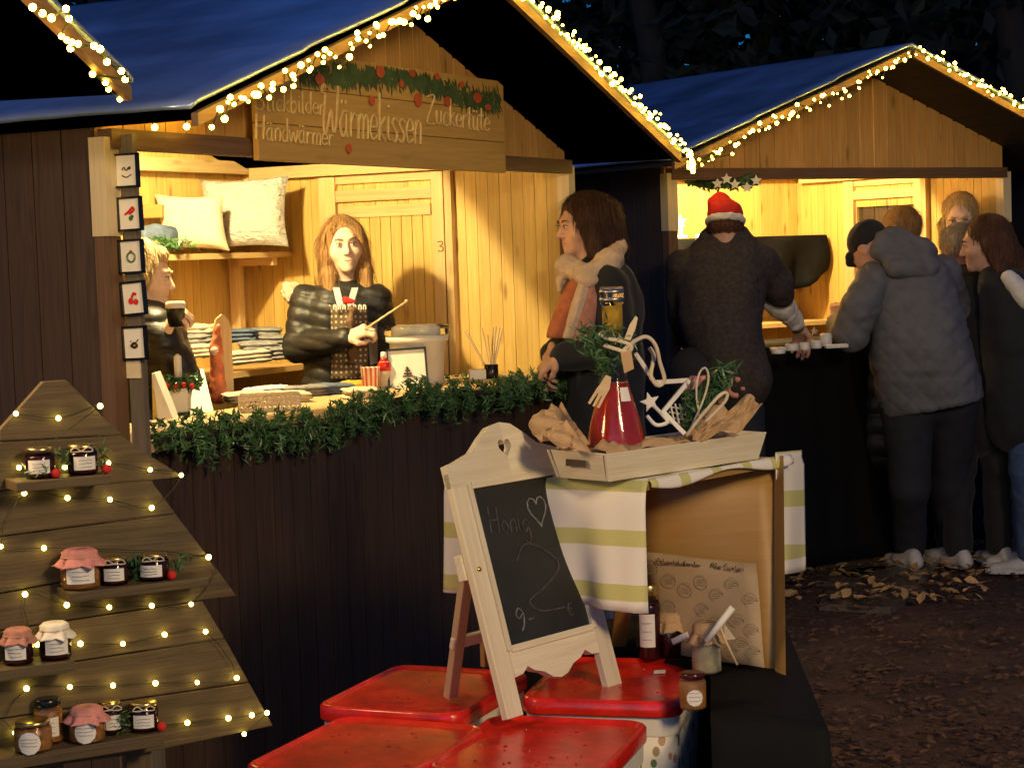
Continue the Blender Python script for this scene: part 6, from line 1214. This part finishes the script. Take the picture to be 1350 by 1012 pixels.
# jars beside the crate
Yj = 4.02
jar('tall dark jar with a gold lid beside the crate', 857, 866, .026, .175, 'jamred', z=zt, Yp=4.36, cord=False); 
jar('dark jar with a kraft paper cover in front of the poster', 885, 872, .033, .100, 'jamred', clothm='kraft', z=zt, Yp=4.38, lab=False); jar('squat amber jar with an oval label on the black table corner', 914, 942, .028, .075, 'jamorange', z=zt, Yp=3.87, lid='jamred', labr=True)
jar('pale cream jar with a kraft paper cover and scrolls', 932, 890, .033, .108, 'cream', clothm='kraft', z=zt, Yp=4.20, lab=False)
for k, (x0, y0, x1, y1, lb) in enumerate(((886, 846, 908, 836, 'rolled white paper scroll tied to the left kraft covered jar'), (913, 840, 932, 826, 'rolled white paper scroll between the two kraft covered jars'), (931, 845, 966, 800, 'long white paper scroll sticking up at the right kraft covered jar'))):
    b = MB(); Yk = (4.32, 4.22, 4.13)[k]; b.tube([P(x0, y0, Yk), P(x1, y1, Yk)], .0078, 12); tag(b.build('paper_scroll', 'whitecard', None, True), lb, 'scroll')
b = MB(); b.tube([P(948, 822, 4.13), P(957, 845, 4.12), P(972, 876, 4.11)], .0028, 6); tag(b.build('wooden_stick', 'rawwood', None, True), 'thin wooden stick hanging from the right kraft covered jar', 'stick')
b = MB(); b.prism([P(948, 818, 4.14), P(955, 822, 4.13), P(970, 842, 4.13), P(955, 843, 4.135)], A(0, .002, 0)); tag(b.build('ribbon_end', 'creamcloth'), 'cream ribbon end on the right kraft covered jar', 'ribbon')
# ---------------------------------------------------------------- tray and what stands in it
tz = 1.010; T0, T1 = HZ(806, 624, tz+.006), HZ(1000, 604, tz+.006); T0, T1 = P(803, 627, 4.02)*A(1, 1, 0), P(1000, 604, 4.36)*A(1, 1, 0); ex_ = nrm(T1-T0); Lx = np.linalg.norm(T1-T0); ey_ = A(-ex_[1], ex_[0], 0); Ly = .16
TY = thing('wooden_tray', 'long white wooden tray with sloping sides on the striped cloth', 'tray', T0+ex_*Lx/2+ey_*Ly/2+Zv*tz)
T_ = lambda a, b, z: T0+ex_*a+ey_*b+Zv*(tz+z)
b = MB(); b.obox(T_(.01, .01, 0), ex_*(Lx-.02), ey_*(Ly-.02), Zv*.008); b.build('base', 'whitewood', TY)
for nm, pl, ex3 in (('side', [T_(0, 0, 0), T_(Lx, 0, 0), T_(Lx+.018, -.012, .062), T_(-.018, -.012, .062)], ey_*.009), ('side', [T_(0, Ly, 0), T_(Lx, Ly, 0), T_(Lx+.018, Ly+.012, .062), T_(-.018, Ly+.012, .062)], -ey_*.009),
                    ('end', [T_(0, .010, 0), T_(0, Ly-.010, 0), T_(-.018, Ly-.002, .062), T_(-.018, .002, .062)], ex_*.009), ('end', [T_(Lx, .010, 0), T_(Lx, Ly-.010, 0), T_(Lx+.018, Ly-.002, .062), T_(Lx+.018, .002, .062)], -ex_*.009)):
    b = MB(); b.prism(pl, ex3, uax=pl[1]-pl[0]); bevel(b.build(nm, 'whitewood', TY), .0015)
def crumple(name, label, p, mat='kraft', amp=.012, seed=0, cat='paper', sub=8):
    """a stiff paper sheet through four corner points, crumpled"""
    p = [A(q) for q in p]; rs = np.random.RandomState(seed); n = sub; G = np.zeros((n, n, 3)); nn = nrm(np.cross(p[1]-p[0], p[3]-p[0])); noise = rs.randn(n, n)*amp*.8
    for i in range(n):
        for j in range(n): a, b_ = j/(n-1), i/(n-1); G[i, j] = (p[0]*(1-a)+p[1]*a)*(1-b_)+(p[3]*(1-a)+p[2]*a)*b_+nn*noise[i, j]+nn*amp*2*math.sin(a*7+seed)*math.sin(b_*6)
    mb = MB(); mb.grid(G, thick=.0015); return tag(mb.build(name, mat, None, False), label, cat)
Yt = 4.12
crumple('kraft_paper', 'crumpled kraft paper bag end sticking up at the left of the tray', [P(697, 552, 4.2), P(741, 531, 4.22), P(778, 588, 4.1), P(735, 578, 4.08)], amp=.006, seed=1)
crumple('kraft_paper', 'kraft paper fold hanging over the left end of the tray', [P(705, 575, 4.08), P(748, 556, 4.1), P(782, 600, 4.02), P(728, 585, 4.0)], amp=.006, seed=2); crumple('kraft_paper', 'long kraft paper sheet lying in the tray before the red bottle', [P(782, 590, 4.06), P(806, 572, 4.14), P(918, 580, 4.22), P(800, 600, 4.04)], amp=.004, seed=3)
crumple('kraft_paper', 'pale kraft paper cone wrapping the greenery at the right of the tray', [P(905, 575, 4.2), P(935, 535, 4.28), P(985, 548, 4.28), P(925, 582, 4.2)], amp=.006, seed=4); crumple('kraft_paper', 'pointed pale paper flap at the right end of the tray', [P(940, 560, 4.25), P(985, 520, 4.3), P(1005, 532, 4.3), P(975, 570, 4.25)], amp=.006, seed=5)
blob('kraft_bag', [ell(P(712, 560, 4.14), (.020, .024, .018)), cap(P(712, 562, 4.14), P(742, 568, 4.12), .018, .020, .02)], .005, 'kraft', None, lambda V: .006*(.5-np.abs(wob(V, 45, 2)))+.002*wob(V, 140))
blob('paper_stuffing', [cap(T_(.03, .08, .03), T_(Lx-.03, .08, .03), .030, .030, .02, flat=(ey_, 2.2))], .006, 'kraft', None, lambda V: .007*(.5-np.abs(wob(V, 50, 4)))+.003*wob(V, 120)); tag(bpy.data.objects['paper_stuffing'], 'crumpled kraft paper stuffing filling the bottom of the tray', 'paper'); tag(bpy.data.objects['kraft_bag'], 'small scrunched kraft paper bag at the far left of the tray', 'paper bag')
bq = P(812, 572, 4.16); bq[2] = tz+.048; BO = thing('sauce_bottle', 'conical glass bottle of red sauce with a narrow neck standing in the tray', 'bottle', bq)
s_ = 4.16/FPX; hb = [(.0, 40), (6, 41), (30, 37), (62, 28), (90, 18), (104, 15), (135, 14), (150, 13.5), (158, 14)]; zb = lambda y: (574-y)*s_
b = MB(); pr = [(.062, 0), (.067, .004), (.066, .018), (.055, .055), (.040, .095), (.029, .125), (.0245, .15), (.0225, .20), (.0225, .255), (.026, .258), (.026, .285), (.024, .287), (.020, .287), (.020, .25), (.020, .15)]; ZS = 1.27; sz_ = lambda L: [(r_, z_*ZS) for r_, z_ in L]; b.lathe(bq, sz_(pr[:12]), 36); o = b.build('glass', 'glass', BO, True)
b = MB(); b.lathe(bq, sz_([(.060, .004), (.0635, .008), (.0625, .018), (.052, .055), (.037, .095), (.027, .120), (.001, .121)]), 32); b.build('sauce', 'sauce', BO, True); b = MB(); b.lathe(bq, sz_([(.020, .20), (.0205, .255), (.001, .256)]), 20); b.build('neck_label', 'must', BO, True)
for z0 in (.333, .350): b = MB(); b.lathe(bq, [(.0262, z0), (.0275, z0+.004), (.0262, z0+.008)], 24); b.build('ring', 'metal', BO, True)
b = MB(); G = np.zeros((4, 8, 3)); a0 = -1.0
for i in range(4):
    for j in range(8): aa = a0+.30*(j/7-.5)*2; z_ = .115+.03*i/3; rr = .067-(z_-.018)*.27+.003; G[i, j] = bq+A(math.cos(aa)*rr, math.sin(aa)*rr, z_)
b.grid(G); b.build('label', 'whitecard', BO, True)
dn = nrm((CC-bq)*A(1, 1, 0)); sprig('fir_twig', 'fir twigs tied round the neck of the red sauce bottle', bq+Zv*.255+dn*.03+A(-.065, 0, .0), (.9, 0, -.2), 380, .09, .032, spread=.017); sprig('fir_twig', 'lower fir twig hanging down over the red sauce bottle', bq+Zv*.235+dn*.03+A(-.025, 0, 0), (.1, 0, -1), 150, .055, .030, spread=.012)
# wooden fork and knife, twine
def flatobj(name, label, pts, Yd, mat, cat, th=.003):
    b = MB(); b.prism([P(x, y, Yd) for x, y in pts], A(0, th, 0)); return tag(bevel(b.build(name, mat), .0006), label, cat)
flatobj('wooden_fork', 'pale wooden fork hanging head down before the red bottle', [(806, 497), (799, 494), (792, 505), (786, 513), (775, 531), (778, 533), (788, 518), (789, 519), (781, 535), (784, 536), (793, 521), (794, 521), (787, 537), (790, 538), (798, 523), (804, 512)], 4.045, 'rawwood', 'fork')
flatobj('wooden_knife', 'pale wooden knife blade pointing up right of the bottle neck', [(823, 447), (830, 428), (838, 416), (841, 419), (838, 433), (831, 449)], 4.10, 'pale', 'knife')
b = MB(); b.tube(catmull([P(790, 440, 4.12), P(800, 446, 4.11), P(815, 449, 4.10), P(832, 455, 4.1), P(828, 464, 4.08), P(812, 460, 4.09), P(796, 455, 4.1)], 5), .0045, 7); tag(b.build('twine', 'creamcloth', None, True), 'cream twine wound round the neck of the red bottle', 'twine')
flatobj('gift_tag', 'square kraft gift tag hanging from the twine', [(818, 465), (832, 461), (836, 486), (823, 492)], 4.03, 'kraft', 'tag', .0015)
b = MB(); b.tube(catmull([P(822, 462, 4.08), P(836, 450, 4.12), P(852, 444, 4.15), P(864, 455, 4.15), P(870, 478, 4.16), P(876, 500, 4.17), P(868, 508, 4.17), P(858, 495, 4.17), P(862, 470, 4.18), P(856, 458, 4.18)], 6), .0048, 8); tag(b.build('ribbon_loop', 'creamcloth', None, True), 'large looped cream felt ribbon beside the red bottle', 'ribbon')
# white wooden star and heart ornaments
def barset(name, label, segs, w_, mat='ornwhite', cat='ornament', th=.012):
    x, y, Yd = segs[0][0]; t_ = thing(name, label, cat, P(x, y, Yd))
    for k, (p, q) in enumerate(segs): b = MB(); b.bar(P(*p), P(*q), w_, th+.0006*k, side=nrm(np.cross(P(*q)-P(*p), A(0, 1, 0)))); bevel(b.build('bar', mat, t_), .002)
    return t_
barset('wooden_star', 'open white wooden star frame leaning behind the red bottle', [((838, 466, 4.19), (866, 508, 4.22)), ((864, 504, 4.24), (924, 500, 4.30)), ((908, 502, 4.26), (872, 545, 4.18)), ((873, 541, 4.17), (903, 572, 4.16))], .010)
t = thing('wooden_star', 'small solid white wooden star between the bottle and the star frame', 'ornament', P(857, 545, 4.2)); b = MB(); b.prism(star5(P(857, 530, 4.2), nrm(A(1, .1, .25)), nrm(A(-.25, 0, 1)), .024, .0105, 0), A(0, .008, 0)); bevel(b.build('star', 'ornwhite', t), .002)
b = MB(); b.tube(catmull([P(853, 548, 4.16), P(865, 560, 4.15), P(880, 556, 4.16), P(872, 545, 4.17), P(862, 535, 4.18)], 5), .0045, 7); tag(b.build('twisted_cord', 'ornwhite', None, True), 'white twisted cord lying at the foot of the star frame', 'cord')
b = MB()
for k in range(4): b.tube([P(884+k*6, 532, 4.26), P(890+k*6, 562, 4.25)], .0022, 5); b.tube([P(882, 536+k*7, 4.262), P(908, 540+k*7, 4.262)], .0022, 5)
tag(b.build('lattice_ornament', 'ornwhite'), 'small white lattice ornament inside the star frame', 'ornament')
sprig('fir_twig', 'fir twig standing up at the right of the tray', P(918, 540, 4.28), P(966, 480, 4.34)-P(918, 540, 4.28), 520, .125, .034, spread=.012); sprig('fir_twig', 'darker fir twig at the base of the right bunch', P(912, 565, 4.24), (0, 0, 1), 220, .08, .03, spread=.012)
b = MB(); b.tube(catmull([P(922, 550, 4.22), P(918, 515, 4.22), P(922, 492, 4.23), P(930, 485, 4.23), P(934, 500, 4.23), P(926, 530, 4.22), P(908, 570, 4.2)], 6), .0026, 6); tag(b.build('ribbon_loop', 'creamcloth', None, True), 'thin cream ribbon loop on the right bunch', 'ribbon')
b = MB(); b.tube(catmull([P(905, 574, 4.18), P(925, 548, 4.17), P(948, 522, 4.17), P(958, 518, 4.18), P(955, 530, 4.18), P(930, 556, 4.17)], 6), .0040, 6); tag(b.build('ribbon_band', 'creamcloth', None, True), 'flat cream ribbon crossing the paper cone', 'ribbon')
blob('dried_flowers', [ell(P(955+rnd.gauss(0, 10), 512+rnd.gauss(0, 8), 4.34), (.0065, .006, .006), None, .002) for _ in range(38)], .004, 'pinkwool', None, lambda V: .003*wob(V, 160)); tag(bpy.data.objects['dried_flowers'], 'dusky pink dried flowers behind the ribbon at the right of the tray', 'flowers')
blob('pink_bow', [cap(P(905, 512, 4.27), P(915, 504, 4.27), .010, .014, .006), cap(P(915, 504, 4.27), P(926, 498, 4.28), .012, .008, .006)], .004, 'pink', None, lambda V: .002*wob(V, 150)); tag(bpy.data.objects['pink_bow'], 'small pink bow at the end of the white star frame', 'bow')
b = MB(); b.prism([T_(-.0185, .05, .045), T_(-.0185, .11, .045), T_(-.0195, .11, .030), T_(-.0195, .05, .030)], -ex_*.001); b.build('handle_hole_shade', 'ink', TY)  # dark patch laid on the tray end, painting the shade inside a hole
